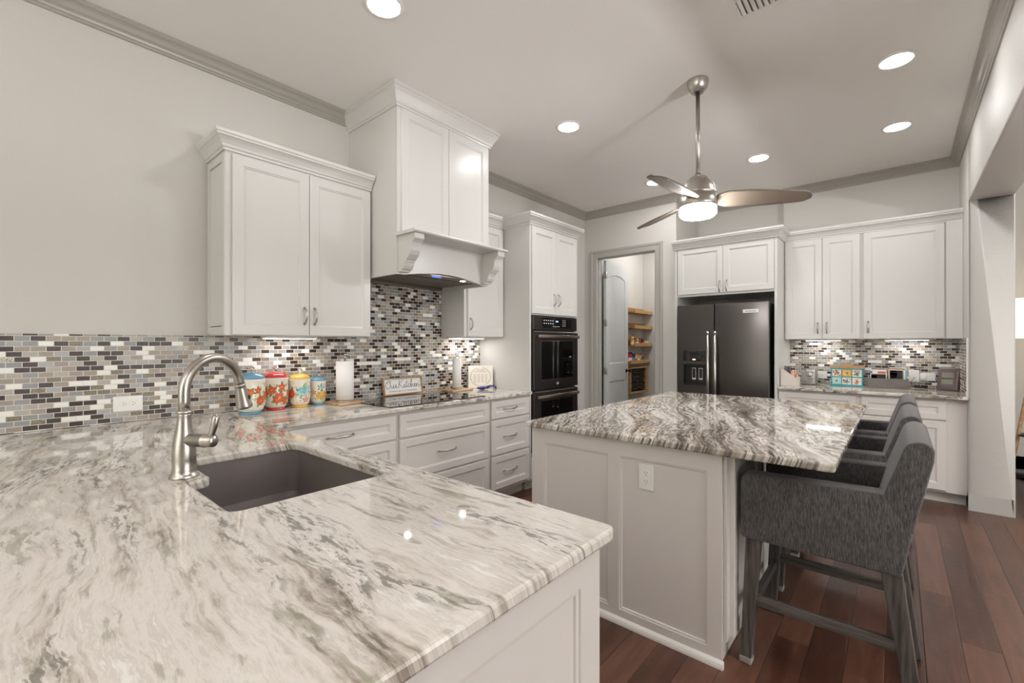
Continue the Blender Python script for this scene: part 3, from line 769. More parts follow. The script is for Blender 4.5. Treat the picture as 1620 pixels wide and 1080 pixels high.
# ------------------------------------------------------------------ island
IX0, IX1, IY0, IY1 = -1.562, -.168, 1.925, 3.992
tag(MB().slab(rpoly([(IX0, IY0), (IX1, IY0), (IX1, IY1), (IX0, IY1)], .02), CB, CT, r=.007).build('countertop', 'gran_i'),
    'dark veined polished granite top of the kitchen island', 'countertop')
isl = thing('kitchen_island', 'white panelled island base under the dark veined granite top', 'kitchen island', (-1.05, 2.95, 0))
MB().box(-1.545, -.565, 1.985, 3.95, 0, CB).build('body', 'base', isl)
pn = MB(); pn.shaker((-1.547, 1.985, .0), X1, -Y1, .515, CB, .014, .075, .009, .010)
# two recessed panels in the end facing the camera
def two_panel():
    mb = MB(); x0, x1, z0, z1, y = -1.547, -.553, 0.0, CB, 1.971
    holes = [(-1.466, -1.075, .066, .802), (-1.018, -.612, .066, .802)]
    loops = [[Vector((x0, z0, 0)), Vector((x1, z0, 0)), Vector((x1, z1, 0)), Vector((x0, z1, 0))]]
    for a, b, c_, d in holes: loops.append([Vector((a, c_, 0)), Vector((a, d, 0)), Vector((b, d, 0)), Vector((b, c_, 0))])
    flat = [p for l in loops for p in l]
    mb.add([(p.x, y, p.y) for p in flat], [t for t in tessellate_polygon(loops)])
    for a, b, c_, d in holes:
        def rg(i, dd): return [(a + i, y + dd, c_ + i), (b - i, y + dd, c_ + i), (b - i, y + dd, d - i), (a + i, y + dd, d - i)]
        rs = [rg(0, 0), rg(.002, .004), rg(.009, .005), rg(.013, .011)]
        vs = [q for r in rs for q in r]; fs = [(4 * k + j, 4 * k + (j + 1) % 4, 4 * k + 4 + (j + 1) % 4, 4 * k + 4 + j) for k in range(3) for j in range(4)]
        fs.append((12, 13, 14, 15)); mb.add(vs, fs)
    for q in ([(x0, z0), (x1, z0)], [(x1, z0), (x1, z1)], [(x1, z1), (x0, z1)], [(x0, z1), (x0, z0)]):
        (a, b), (c_, d) = q; mb.add([(a, y, b), (c_, y, d), (c_, y + .0139, d), (a, y + .0139, b)], [(0, 1, 2, 3)])
    return mb
two_panel().build('end_panel', 'base', isl)
MB().prism([(1.971, 0), (1.971, .030), (1.966, .029), (1.958, .022), (1.954, .010), (1.954, 0)], -1.560, -.545, 'x').build('shoe_moulding', 'bright', isl)
MB().box(-.565, -.540, 1.992, 3.94, .10, CB).build('face_frame', 'base', isl)
MB().box(-.60, -.566, 2.0, 3.94, 0, .1).build('toe_kick', 'dark', isl)
for k in range(4):
    y = 2.03 + k * .475
    front(isl, 'door', 'base', -.540, y, y + .465, .105, .865, 'E')
def outlet(loc, xd, n, label, horiz=False, plate=(.072, .115), gangs=1):
    # duplex receptacle plate; local x = xd, normal n
    o = thing('power_outlet', label, 'power outlet', loc)
    m = frame(loc, xd)
    w, h = plate if not horiz else (plate[1], plate[0])
    MB().xbox(m, -w / 2, w / 2, -h / 2, h / 2, 0, .005).build('cover_plate', 'white', o, bevel=.002)
    for s in (-1, 1):
        cx_, cy_ = (s * .0195, 0) if horiz else (0, s * .0195)
        f = MB(); mm = m @ Matrix.Translation((cx_, cy_, .005))
        f.lathe([(.0165, 0), (.0165, .002), (.0155, .0025), (0, .0025)], (0, 0, 0), 20, smooth=False, mtx=mm)
        socket = f.build('socket', 'white', o)
        sl = MB(); 
        for dx in (-.006, .006):
            if horiz: sl.xbox(mm, -.004, .004, dx - .001, dx + .001, .0025, .0029)
            else: sl.xbox(mm, dx - .001, dx + .001, -.001, .007, .0025, .0029)
        if horiz: sl.xbox(mm, .008, .011, -.002, .002, .0025, .0029)
        else: sl.xbox(mm, -.002, .002, -.010, -.006, .0025, .0029)
        sl.build('slots', 'ink', socket)
    return o
outlet((-.883, 1.981, .721), X1, -Y1, 'white duplex outlet on the end panel of the kitchen island')
outlet((XW + .008, .495, 1.013), Y1, X1, 'white horizontal outlet on the mosaic tile of the left wall', True, (.082, .125))
outlet((-.645, DY - .008, 1.006), X1, -Y1, 'white horizontal outlet beside the silver radio on the desk counter', True, (.075, .118))

# ------------------------------------------------------------------ bar stools
def make_stool():
    # local frame: x from island side (front) to back, y across, origin on the floor at centre of the near side footprint
    W = .56
    r = thing('bar_stool', 'charcoal tweed bar stool with arms, nearest the camera at the island', 'bar stool', (0, 0, 0), 'counter stools along the island')
    prof_arm = [(-.293, .530), (.215, .528), (.245, .690), (.170, .808), (-.275, .799), (-.293, .775)]
    for s_, y0 in (('a', -W / 2), ('b', W / 2 - .085)):
        MB().prism(rpoly(prof_arm, [.02, .01, .01, .01, .025, .012], 3), y0, y0 + .085, 'y').build('armrest', 'fab', r, bevel=.014, seg=4)
    back = rpoly([(.150, .531), (.218, .531), (.248, .69), (.300, .940), (.302, .990), (.262, 1.006), (.228, .990), (.168, .806), (.130, .66)], [.01, .01, .05, .04, .04, .04, .04, .03, .02], 5)
    MB().prism(back, -W / 2 + .0005, W / 2 - .0005, 'y').build('backrest', 'fab', r, bevel=.016, seg=4)
    MB().prism(rpoly([(-.275, .545), (.16, .545), (.16, .655), (-.275, .665)], [.01, .01, .03, .03], 4), -W / 2 + .086, W / 2 - .086, 'y').build('seat', 'fab', r, bevel=.015, seg=3)
    for y in (-W / 2 + .035, W / 2 - .035):
        f = MB().bar((-.248, y, .535), (-.278, y, .0), .050, .055, up=(1, 0, 0), w2=.042, h2=.042).build('leg', 'leg', r, bevel=.004)
        MB().bar((-.277, y, .03), (-.2785, y, .0), .048, .048, up=(1, 0, 0)).build('foot_sock', 'sock', f, bevel=.006)
        b = MB().bar((.190, y, .535), (.262, y, .0), .050, .060, up=(1, 0, 0), w2=.040, h2=.042).build('leg', 'leg', r, bevel=.004)
        MB().bar((-.255, y, .272), (.215, y, .272), .022, .042, up=(0, 0, 1)).build('stretcher', 'legx', r, bevel=.003)
    MB().bar((-.262, -W / 2 + .05, .235), (-.262, W / 2 - .05, .235), .022, .042).build('stretcher', 'legy', r, bevel=.003)
    MB().bar((.222, -W / 2 + .05, .30), (.222, W / 2 - .05, .30), .022, .042).build('stretcher', 'legy', r, bevel=.003)
    return r
st = make_stool(); st.location = (-.210, 2.33, 0)
dup(st, (-.219, 3.055, 0), None, 'charcoal tweed bar stool with arms, middle of the three at the island')
dup(st, (-.219, 3.745, 0), None, 'charcoal tweed bar stool with arms, farthest from the camera, nearest the desk counter')

# ------------------------------------------------------------------ fridge and its surround
c = thing('fridge_cabinet', 'white two-door cabinet above the refrigerator with tall side panels', 'cabinet', (-1.44, 5.5, 0))
fc = MB().box(-1.93, -.948, 5.17, DY - .002, 1.87, 2.43).box(-.948, -.925, 5.15, DY - .001, 0, 2.43).box(-1.953, -1.93, 5.15, 5.93, 0, 2.43)
fc.build('body', 'cab', c)
front(c, 'door', 'cab', 5.17, -1.925, -1.436, 1.892, 2.41, 'S', (-1.470, 1.965, 'v'), .11)
front(c, 'door', 'cab', 5.17, -1.436, -.950, 1.892, 2.41, 'S', (-1.400, 1.965, 'v'), .11)
MB().sweep([(-1.975, 5.148), (-.925, 5.148), (-.925, 5.53)], ccrown, 2.412).build('crown_moulding', 'cab', c)
f = thing('refrigerator', 'dark stainless side-by-side refrigerator with ice and water dispenser', 'refrigerator', (-1.43, 5.4, 0))
MB().box(-1.885, -.985, 5.12, 5.86, .02, 1.75).build('housing', 'black', f)
FY = 5.05
def fdoor(x0, x1, cut=None):
    mb = MB()
    if not cut: mb.box(x0, x1, FY, FY + .065, .05, 1.765)
    else:
        a, b, z0, z1 = cut
        mb.box(x0, a, FY, FY + .065, .05, 1.765).box(b, x1, FY, FY + .065, .05, 1.765).box(a, b, FY, FY + .065, .05, z0).box(a, b, FY, FY + .065, z1, 1.765).box(a, b, FY + .055, FY + .065, z0, z1)
    return mb
ld = fdoor(-1.887, -1.498, (-1.822, -1.580, .885, 1.118)).build('freezer_door', 'bss', f)
rd = fdoor(-1.490, -.977).build('fridge_door', 'bss', f, bevel=.006, seg=3)
for dd, x in ((ld, -1.545), (rd, -1.472)):
    h = MB().mat(0).tube([(x, FY - .055, .50), (x, FY - .055, 1.445)], .014, 14).mat(1).tube([(x, FY - .055, 1.44), (x, FY - .055, 1.472)], .017, 14).tube([(x, FY - .055, .48), (x, FY - .055, .505)], .017, 14)
    h.mat(1).box(x - .009, x + .009, FY - .05, FY, 1.435, 1.46).box(x - .009, x + .009, FY - .05, FY, .49, .515)
    h.build('handle', ['nickel', 'chrome'], dd)
dp = MB().prism([(-1.822, 1.150), (-1.580, 1.150), (-1.580, 1.262), (-1.66, 1.262), (-1.70, 1.255), (-1.745, 1.255), (-1.78, 1.262), (-1.822, 1.262)], FY - .004, FY, 'y').build('dispenser_panel', 'glassblk', ld)
MB().box(-1.72, -1.69, FY - .0055, FY - .004, 1.163, 1.172).build('indicator_light', 'displ', dp)
cv = MB().box(-1.822, -1.580, FY + .050, FY + .0549, .885, 1.118).box(-1.822, -1.815, FY, FY + .05, .885, 1.118).box(-1.587, -1.580, FY, FY + .05, .885, 1.118).box(-1.822, -1.580, FY, FY + .05, 1.108, 1.118).box(-1.822, -1.580, FY - .004, FY + .05, .885, .905).build('dispenser_cavity', 'black', ld)
for x in (-1.737, -1.665):
    pm = MB().mat(0).box(x, x + .042, FY + .03, FY + .04, .945, 1.075).mat(1).box(x + .006, x + .036, FY + .027, FY + .03, .965, 1.069)
    pm.build('paddle', ['chrome', 'black'], cv)
bd = MB().box(-1.215, -1.070, FY - .004, FY, 1.655, 1.690).build('badge', 'bright', rd, bevel=.001)
text('KitchenAid', .022, frame((-1.1425, FY - .0045, 1.6725), X1), 'ink', rd, 'badge_text')

# ------------------------------------------------------------------ desk cabinets
c = thing('upper_cabinet', 'white wall cabinet with two narrow doors beside the refrigerator', 'cabinet', (-.6, DY, UB))
MB().box(-.924, -.276, 5.53, DY - .0005, UB, 2.43).build('body', 'cab', c)
front(c, 'door', 'cab', 5.53, -.918, -.590, UB, 2.41, 'S', (-.628, 1.500, 'v'))
front(c, 'door', 'cab', 5.53, -.590, -.285, UB, 2.41, 'S', (-.552, 1.500, 'v'))
MB().sweep([(-.924, 5.53), (-.276, 5.53)], ccrown, 2.412).build('crown_moulding', 'cab', c)
c = thing('upper_cabinet', 'white wall cabinet with one wide door next to the right pier', 'cabinet', (.08, DY, UB))
MB().box(-.275, XR - .001, 5.53, DY - .0005, UB, 2.43).build('body', 'cab', c)
front(c, 'door', 'cab', 5.53, -.262, .308, UB, 2.41, 'S', (-.225, 1.500, 'v'))
MB().box(.318, XR - .002, 5.515, 5.53, UB, 2.42).build('filler_strip', 'cab', c)
MB().sweep([(-.276, 5.53), (XR - .001, 5.53)], ccrown, 2.412).build('crown_moulding', 'cab', c)
for x0, x1, lab in ((-.765, -.450, 'lit light bar under the desk wall cabinet with two narrow doors'), (-.110, .220, 'lit light bar under the desk wall cabinet with one wide door')):
    l = MB().mat(0).box(x0, x1, 5.70, 5.79, UB - .014, UB).mat(1).box(x0 + .01, x1 - .01, 5.705, 5.785, UB - .016, UB - .014)
    tag(l.build('light_bar', ['white', 'bar']), lab, 'under cabinet light')
tag(MB().slab([(-.924, 5.155), (XR - .001, 5.125), (XR - .001, DY - .009), (-.924, DY - .009)], CB, CT, r=.006).build('countertop', 'gran_d'), 'granite desk counter against the far wall, beside the refrigerator', 'countertop')
c = thing('base_cabinet', 'white base cabinet of the desk counter behind the island, with drawers over doors', 'cabinet', (-.25, 5.5, 0))
MB().box(-.924, XR - .001, 5.20, DY - .002, .1, CB).box(-.924, XR - .001, 5.275, DY - .002, 0, .1).build('body', 'base', c)
front(c, 'drawer', 'base', 5.20, -.918, -.300, .700, .862, 'S', None, fr=.05)
front(c, 'drawer', 'base', 5.20, -.262, .300, .700, .862, 'S', None, fr=.05)
front(c, 'door', 'base', 5.20, -.918, -.610, .115, .690, 'S')
front(c, 'door', 'base', 5.20, -.608, -.300, .115, .690, 'S')
front(c, 'door', 'base', 5.20, -.262, .300, .115, .690, 'S')

# ------------------------------------------------------------------ ceiling things
def can(x, y, lab, k=1.0):
    o = thing('recessed_light', lab, 'ceiling light', (x, y, CH), 'recessed ceiling lights')
    MB().lathe([(r_ * k, z_) for r_, z_ in ((.078, -.004), (.080, -.007), (.098, -.006), (.102, -.001), (.102, 0))], (x, y, CH), 32, cap=False).build('trim_ring', 'bright', o)
    MB().lathe([(.078 * k, -.0045), (0, -.0046)], (x, y, CH), 32, smooth=False).build('lens', 'can', o)
for x, y, lab in ((-2.0, 1.321, 'lit recessed ceiling light nearest the camera, in front of the range hood'), (-2.0, 3.02, 'lit recessed ceiling light between the range hood and the fan'),
                  (-1.985, 4.66, 'lit recessed ceiling light just left of the fan motor, near the pantry'), (-.993, 4.684, 'lit recessed ceiling light right of the fan rod, in front of the refrigerator'),
                  (-.012, 3.618, 'larger of the two lit recessed ceiling lights at right, nearer the camera'), (-.012, 4.724, 'smaller of the two lit recessed ceiling lights at right, near the desk cabinets'),
                  (0, -1.0, 'added unseen recessed light behind the camera, for fill'),  # extra downlight added out of view to fill the room
                  (2.4, 1.2, 'added unseen recessed fill light over the near part of the living room'), (2.4, 4.6, 'added unseen recessed fill light over the far part of the living room'), (-2.35, 6.25, 'recessed ceiling light inside the pantry')):  # the living room pair is added fill, out of view
    can(x, y, lab, 1.7 if 'pantry' in lab and 'inside' in lab else 1.0)
fn = thing('ceiling_fan', 'brushed nickel three-blade ceiling fan with lit drum light', 'ceiling fan', (-1.006, 3.051, CH))
FC = Vector((-1.006, 3.051, 0))
MB().lathe([(.066, CH), (.068, CH - .012), (.060, CH - .045), (.040, CH - .078), (.022, CH - .082), (.022, CH - .076), (0, CH - .076)], FC, 32).build('canopy', 'fan', fn)
MB().tube([FC + Vector((0, 0, CH - .08)), FC + Vector((0, 0, 2.44))], .0135, 16).build('down_rod', 'fan', fn)
MB().lathe([(.0, 2.462), (.016, 2.460), (.020, 2.448), (.036, 2.440), (.062, 2.425), (.088, 2.395), (.106, 2.360), (.115, 2.322), (.115, 2.312), (.112, 2.311), (.112, 2.307), (.117, 2.306), (.119, 2.25), (.119, 2.235), (.0, 2.235)][::-1], FC, 40).build('motor_housing', 'fan', fn)
MB().lathe([(.112, 2.236), (.116, 2.222), (.115, 2.190), (.100, 2.174), (.06, 2.168), (0, 2.166)][::-1], FC, 40).build('light_drum', 'fanl', fn)
for k in range(3):
    a = math.radians(28 + 120 * k); m = Matrix.Translation(FC + Vector((0, 0, 2.283))) @ Matrix.Rotation(a, 4, 'Z')
    def bl(s, t, m=m, sd=0):
        r = .10 + .57 * s; wdt = .058 + .022 * math.sin(math.pi * min(1, s * 1.15) ** .8)
        if s > .86: wdt *= math.sqrt(max(0.02, 1 - ((s - .86) / .14) ** 2 * .97))
        if s < .12: wdt = .030 + (wdt - .030) * s / .12
        y = (t * 2 - 1) * wdt * 1.05; tilt = -math.radians(19 - 9 * s)
        return m @ Vector((r, y * math.cos(tilt), y * math.sin(tilt) * 1 - .02 * s + .004 * math.cos(t * math.pi)))
    MB().grid(bl, 22, 8).build('blade', 'blade', fn, solid=.007)
v = thing('air_vent', 'white slatted air vent on the ceiling at the top edge', 'air vent', (-.5, 2.46, CH))
vf = MB(); vx0, vx1, vy0, vy1 = -.66, -.28, 2.30, 2.622; b = .032
vf.box(vx0, vx1, vy0, vy0 + b, CH - .010, CH).box(vx0, vx1, vy1 - b, vy1, CH - .010, CH).box(vx0, vx0 + b, vy0 + b, vy1 - b, CH - .010, CH).box(vx1 - b, vx1, vy0 + b, vy1 - b, CH - .010, CH)
vf.box(vx0 + b, vx1 - b, (vy0 + vy1) / 2 - .006, (vy0 + vy1) / 2 + .006, CH - .010, CH)
vf.build('frame', 'bright', v, bevel=.002)
MB().box(vx0 + b, vx1 - b, vy0 + b, vy1 - b, CH - .002, CH - .0005).build('duct_opening', 'ductg', v)
for k in range(12):
    x = vx0 + b + .008 + k * .0262
    MB().bar((x + .006, vy0 + b, CH - .009), (x + .006, vy1 - b, CH - .009), .024, .0015, up=(.45, 0, .89)).build('slat', 'bright', v)

# ------------------------------------------------------------------ pantry shelves
def bx(name, mat, parent, *a, **k): return MB().box(*a).build(name, mat, parent, **k)
PXW = -3.14
for n_, (zt, lab, full) in enumerate(((1.852, 'stained pine ledge shelf in the pantry, topmost and empty', 1), (1.620, 'stained pine ledge shelf in the pantry, second from top and empty', 1),
                                (1.353, 'stained pine ledge shelf in the pantry holding oil bottles', 1), (1.092, 'stained pine ledge shelf in the pantry holding seasoning cans', 0))):
    o = thing('wall_shelf', lab, 'shelf', (PXW, 6.5, zt - .05)); xd = PXW + (.165 if full else .125)
    y0 = 6.20; y1 = 6.895
    bx('back_board', 'pine', o, PXW, PXW + .018, y0, y1, zt - .048, zt + .040)
    bx('shelf_board', 'pine', o, PXW + .018, xd - .016, y0, y1, zt - .048, zt - .034)
    bx('front_rail', 'pine2', o, xd - .016, xd, 6.26 if full else 6.22, y1, zt - .050, zt + .000)
def jar(name, lab, cat, x, y, z, r, h, body, lid, lidh=.015, neck=None, band=None):
    o = thing(name, lab, cat, (x, y, z))
    if neck: prof = [(r * .95, 0), (r, .005), (r, h * .6), (r * .8, h * .68), (neck, h * .78), (neck, h), (0, h)]
    else: prof = [(r * .95, 0), (r, .005), (r, h - .006), (r * .9, h), (0, h)]
    MB().lathe(prof, (x, y, z), 16).build('container', body, o)
    rr = (neck or r) * 1.04
    MB().lathe([(rr, h + .0005), (rr, h + lidh), (rr * .85, h + lidh + .002), (0, h + lidh + .002)], (x, y, z), 16).build('lid', lid, o)
    if band: MB().lathe([(r + .0005, h * .12), (r + .0012, h * .13), (r + .0012, (h * .55)), (r + .0005, h * .56)], (x, y, z), 16).build('label', band, o)
    return o
z3 = 1.353 - .034; z4 = 1.092 - .034; xs = PXW + .09
jar('oil_bottle', 'tall dark bottle with silver cap on the pantry ledge shelf', 'bottle', xs - .02, 6.42, z3, .024, .15, 'spice', 'silver', .03, .010, 'greyink')
jar('spice_bottle', 'yellow-capped bottle on the pantry ledge shelf, leftmost of its row', 'bottle', xs, 6.33, z3, .028, .085, 'gold', 'yellow', .045, None, 'cream')
jar('sauce_jar', 'cream labelled jar beside the tall dark bottle in the pantry', 'jar', xs + .01, 6.475, z3, .026, .085, 'bark', 'gold', .012, None, 'cream')
jar('sauce_bottle', 'small red-capped dark bottle on the pantry ledge shelf', 'bottle', xs - .03, 6.52, z3, .02, .09, 'spice', 'red', .02, .012, 'brown')
jar('sauce_bottle', 'red sauce bottle with dark cap on the pantry ledge shelf', 'bottle', xs - .01, 6.60, z3, .02, .09, 'red', 'black', .02, .012, 'brown')
jar('seasoning_jar', 'red-brown seasoning jar right of the red sauce bottle in the pantry', 'jar', xs + .01, 6.665, z3, .027, .095, 'spice', 'red', .012, None, 'red')
o = thing('food_box', 'small cream box with fruit picture, right end of the pantry ledge shelf', 'box', (xs, 6.79, z3)); bx('carton', 'cream', o, xs - .02, xs + .02, 6.73, 6.86, z3, z3 + .065)
bx('fruit_picture', 'gold', o, xs + .02, xs + .0206, 6.755, 6.80, z3 + .018, z3 + .048); bx('fruit_picture', 'red', o, xs + .02, xs + .0206, 6.80, 6.825, z3 + .022, z3 + .044)
xs = PXW + .07
jar('seasoning_can', 'tall red and white can with navy lid, leftmost on the lowest pantry ledge', 'can', xs, 6.245, z4, .030, .135, 'red', 'navy', .018, None, 'white')
jar('seasoning_can', 'second tall red and white can with navy lid on the lowest pantry ledge', 'can', xs - .005, 6.31, z4, .030, .135, 'red', 'navy', .018, None, 'white')
jar('salt_canister', 'navy blue salt canister on the lowest pantry ledge', 'canister', xs, 6.40, z4, .036, .13, 'navy', 'silver', .004, None, 'blue')
jar('seasoning_can', 'yellow-lidded red and white can behind the navy salt canister', 'can', xs - .005, 6.485, z4, .028, .105, 'white', 'yellow', .014, None, 'red')
jar('seasoning_can', 'yellow can with yellow lid in the middle of the lowest pantry ledge', 'can', xs, 6.56, z4, .032, .10, 'yellow', 'gold', .014, None, 'cream')
jar('spice_bottle', 'red-capped bottle with green label on the lowest pantry ledge', 'bottle', xs, 6.645, z4, .025, .11, 'cream', 'red', .022, None, 'lime')
jar('spice_bottle', 'small navy bottle on the lowest pantry ledge, right of the red cap', 'bottle', xs - .01, 6.715, z4, .018, .07, 'navy', 'navy', .012)
jar('spice_jar', 'little white-lidded jar at the right end of the lowest pantry ledge', 'jar', xs, 6.77, z4, .020, .035, 'crystal', 'white', .012)
# rack of small jars
o = thing('spice_rack', 'pine wall box rack full of small black-lidded spice jars in the pantry', 'spice rack', (PXW, 6.5, .6))
rx = PXW + .125; y0, y1, z0, z1 = 6.215, 6.80, .595, .985
bx('side_board', 'pine2', o, PXW, rx, y0, y0 + .016, z0, z1); bx('side_board', 'pine2', o, PXW, rx, y1 - .016, y1, z0, z1)
bx('top_board', 'pine2', o, PXW, rx, y0 + .016, y1 - .016, z1 - .016, z1); bx('bottom_board', 'pine2', o, PXW, rx, y0 + .016, y1 - .016, z0, z0 + .016)
bx('back_board', 'dark', o, PXW, PXW + .008, y0 + .016, y1 - .016, z0 + .016, z1 - .016)
sj = None
rot = Matrix.Rotation(math.radians(62), 4, 'Y')
for r in range(6):
    zz = z0 + .03 + r * .0575
    bx('rack_ledge', 'spice', o, PXW + .008, rx - .03, y0 + .016, y1 - .016, zz - .012, zz - .006)
    for k in range(9):
        if (r, k) in ((2, 4), (0, 3), (2, 8)): continue
        loc = (PXW + .045, y0 + .052 + k * .060, zz + .018)
        if sj is None:
            sj = thing('spice_jar', 'small glass spice jar with black lid lying in the pine pantry rack', 'spice jar', loc, 'spice jars in the pantry rack')
            MB().lathe([(.019, 0), (.021, .004), (.021, .036), (0, .036)], loc, 12, mtx=rot).build('jar_body', 'silver', sj)
            MB().lathe([(.0225, .037), (.0225, .052), (.020, .054), (0, .054)], loc, 12, mtx=rot).build('lid', 'black', sj)
        else: dup(sj, loc)

# ------------------------------------------------------------------ counter things, left run
def bodyr(z, H, r):   # canister silhouette
    t = z / H
    if t < .10: return r * (.62 + .22 * (t / .10) ** .5)
    if t < .35: return r * (.84 + .12 * math.sin((t - .10) / .25 * math.pi / 2))
    if t < .85: return r * (.96 - .03 * (t - .35) / .5)
    return r * (.93 + .07 * ((t - .85) / .15) ** 1.5)
def flower(mb, c, H, r, ang, z, size, petals, cm, centre=True):
    def P(u, v, lift=.0012):
        zz = min(max(z + v, H * .08), H * .95); rr = bodyr(zz, H, r) + lift; a = ang + u / r
        return Vector((c[0] + rr * math.cos(a), c[1] + rr * math.sin(a), c[2] + .012 + zz))
    mb.mat(cm)
    for k in range(petals):
        mb.mat(1 if cm == 3 and k % 2 else cm)
        a = 2 * math.pi * k / petals + ang * 3; ca, sa = math.cos(a), math.sin(a); pl = []
        for t in range(9):
            b = 2 * math.pi * t / 9; u = size * (.55 + .42 * math.cos(b)); v = size * .36 * math.sin(b)
            pl.append(P(u * ca - v * sa, u * sa + v * ca, .0010 + .0003 * (k % 3)))
        mb.add(pl, [tuple(range(9))])
    if centre:
        mb.mat(4); mb.add([P(size * .2 * math.cos(b), size * .2 * math.sin(b), .0024) for b in [2 * math.pi * q / 8 for q in range(8)]], [tuple(range(8))])
def leafd(mb, c, H, r, ang, z, size, dirn, cm):
    def P(u, v):
        zz = min(max(z + v, H * .08), H * .95); rr = bodyr(zz, H, r) + .0008; a = ang + u / r
        return Vector((c[0] + rr * math.cos(a), c[1] + rr * math.sin(a), c[2] + .012 + zz))
    mb.mat(cm); ca, sa = math.cos(dirn), math.sin(dirn); pl = []
    for (u, v) in ((0, 0), (.35, .2), (.7, .17), (1, 0), (.7, -.17), (.35, -.2)):
        u *= size; v *= size; pl.append(P(u * ca - v * sa, u * sa + v * ca))
    mb.add(pl, [tuple(range(6))])
def canister(x, y, r, H, glaze, lab, fm, fl2=None):
    c = (x, y, CT)
    o = thing('canister', lab, 'canister', c, 'floral ceramic canisters')
    n = 18; prof = [(bodyr(H * k / n, H, r), .012 + H * k / n) for k in range(n + 1)] + [(r * .93, .012 + H), (r * .90, .006 + H), (0, .006 + H)]
    MB().lathe(prof, c, 40).build('pot', 'cream', o)
    MB().lathe([(r * .72, 0), (r * .76, .004), (r * .74, .010), (r * .60, .014), (0, .014)], c, 36).build('foot_ring', glaze, o)
    lid = [(r * .90, H + .0125)] + [(r * .92 * math.cos(a), H + .014 + r * .46 * math.sin(a)) for a in [math.pi / 2 * k / 8 for k in range(8)]] + [(r * .12, H + .014 + r * .47), (0, H + .014 + r * .47)]
    ld = MB().lathe(lid, c, 36).build('lid', glaze, o)
    zk = H + .014 + r * .47; q = r / .066
    MB().lathe([(.005, zk - .001), (.005, zk + .006), (.008 * q, zk + .009), (.018 * q, zk + .022), (.010 * q, zk + .034), (0, zk + .036)], c, 8, smooth=False).build('knob', 'crystal', ld)
    mb = MB(); face = math.atan2(-y, -x)   # towards the room
    face += .25
    rnd = random.Random(int(x * 1000) + int(r * 9999))
    if fm == 'red':
        fl = [(-.55, .60, .24, 2), (.25, .70, .22, 2), (.05, .36, .30, 2), (-.20, .28, .20, 2), (1.1, .45, .26, 2), (-1.15, .5, .26, 2), (.62, .22, .20, 2)]
        lv, pet = 6, 5
    elif fm == 'side':
        fl = [(-.95, .45, .26, 2), (-.25, .62, .17, 2), (.25, .66, .16, 2), (.45, .35, .24, 2), (.95, .5, .2, 2)]; lv, pet = 6, 5
    elif fm == 'blue':
        fl = [(.05, .55, .34, 3), (.45, .60, .30, 3), (-.2, .48, .24, 3), (.35, .22, .17, 5), (-1.15, .45, .3, 2)]; lv, pet = 7, 8
    else:
        fl = [(.05, .36, .34, 4), (.10, .72, .20, 3), (.85, .35, .22, 4), (-.8, .5, .14, 5)]; lv, pet = 8, 7
    for a, h, s, m in fl:
        for q in range(5): leafd(mb, c, H, r, face + a, H * h, H * s * .95, q * 1.257 + a, lv if q % 2 else 6)
    for a, h, s, m in fl: flower(mb, c, H, r, face + a, H * h, H * s * .62, pet, m, fm != 'blue')
    for k in range(34):
        a = rnd.uniform(-1.5, 1.5); h = rnd.uniform(.12, .85)
        if rnd.random() < .6: leafd(mb, c, H, r, face + a, H * h, H * .07, rnd.uniform(0, 6.28), rnd.choice((6, lv)))
        else: flower(mb, c, H, r, face + a, H * h, H * .03, 5, rnd.choice((0, 4, 5)), False)
    mb.build('floral_pattern', ['gold', 'pale', 'orange', 'ltblue', 'gold', 'pink', 'green', 'lime', 'brown'], o, recalc=False, weld=False)
canister(-3.00, 1.045, .084, .200, 'blue', 'large blue-lidded floral canister partly behind the faucet spout', 'side')
canister(-3.08, 1.222, .078, .195, 'red', 'red-lidded floral canister with red flowers', 'red')
canister(-3.08, 1.377, .070, .178, 'yellow', 'yellow-lidded floral canister with blue rose', 'blue')
canister(-3.10, 1.514, .056, .155, 'blue', 'smallest blue-lidded floral canister with yellow rose', 'yel')

def towel(x, y, r, z1, lab, bd, blab):
    c = (x, y, CT)
    b = thing('cutting_board', blab, 'board', (x, y, CT))
    MB().mat(0).xbox(Matrix.Translation((x, y, CT)) @ Matrix.Rotation(bd[2], 4, 'Z'), -bd[0], bd[0], -bd[1], bd[1], .001, .017).build('plank', 'bark', b, bevel=.004)
    t = thing('paper_towel_holder', lab, 'paper towel holder', (x, y, CT + .017)); z0 = CT + .0175
    MB().lathe([(r * 1.05, 0), (r * 1.05, .006), (.012, .010), (.008, .012), (.008, z1 - z0 + .012), (0, z1 - z0 + .012)], (x, y, z0), 24).build('stand', 'nickel', t)
    MB().lathe([(r, .012), (r, z1 - z0), (.021, z1 - z0), (.021, .012), (r, .012)], (x, y, z0), 36, cap=False).build('paper_roll', 'paper', t)
    MB().lathe([(.006, 0), (.007, .006), (.016, .014), (.021, .026), (.016, .038), (.005, .044), (0, .045)], (x, y, z1 + .010), 10, smooth=False).build('knob', 'crystal', t)
towel(-2.99, 1.655, .060, 1.215, 'full white paper towel roll with crystal knob, left of the cooktop', (.085, .105, .12), 'wooden board under the full paper towel roll')
towel(-3.045, 2.775, .040, 1.205, 'thinner paper towel roll with crystal knob, right of the cooktop', (.085, .125, .0), 'wooden board under the thinner paper towel roll')

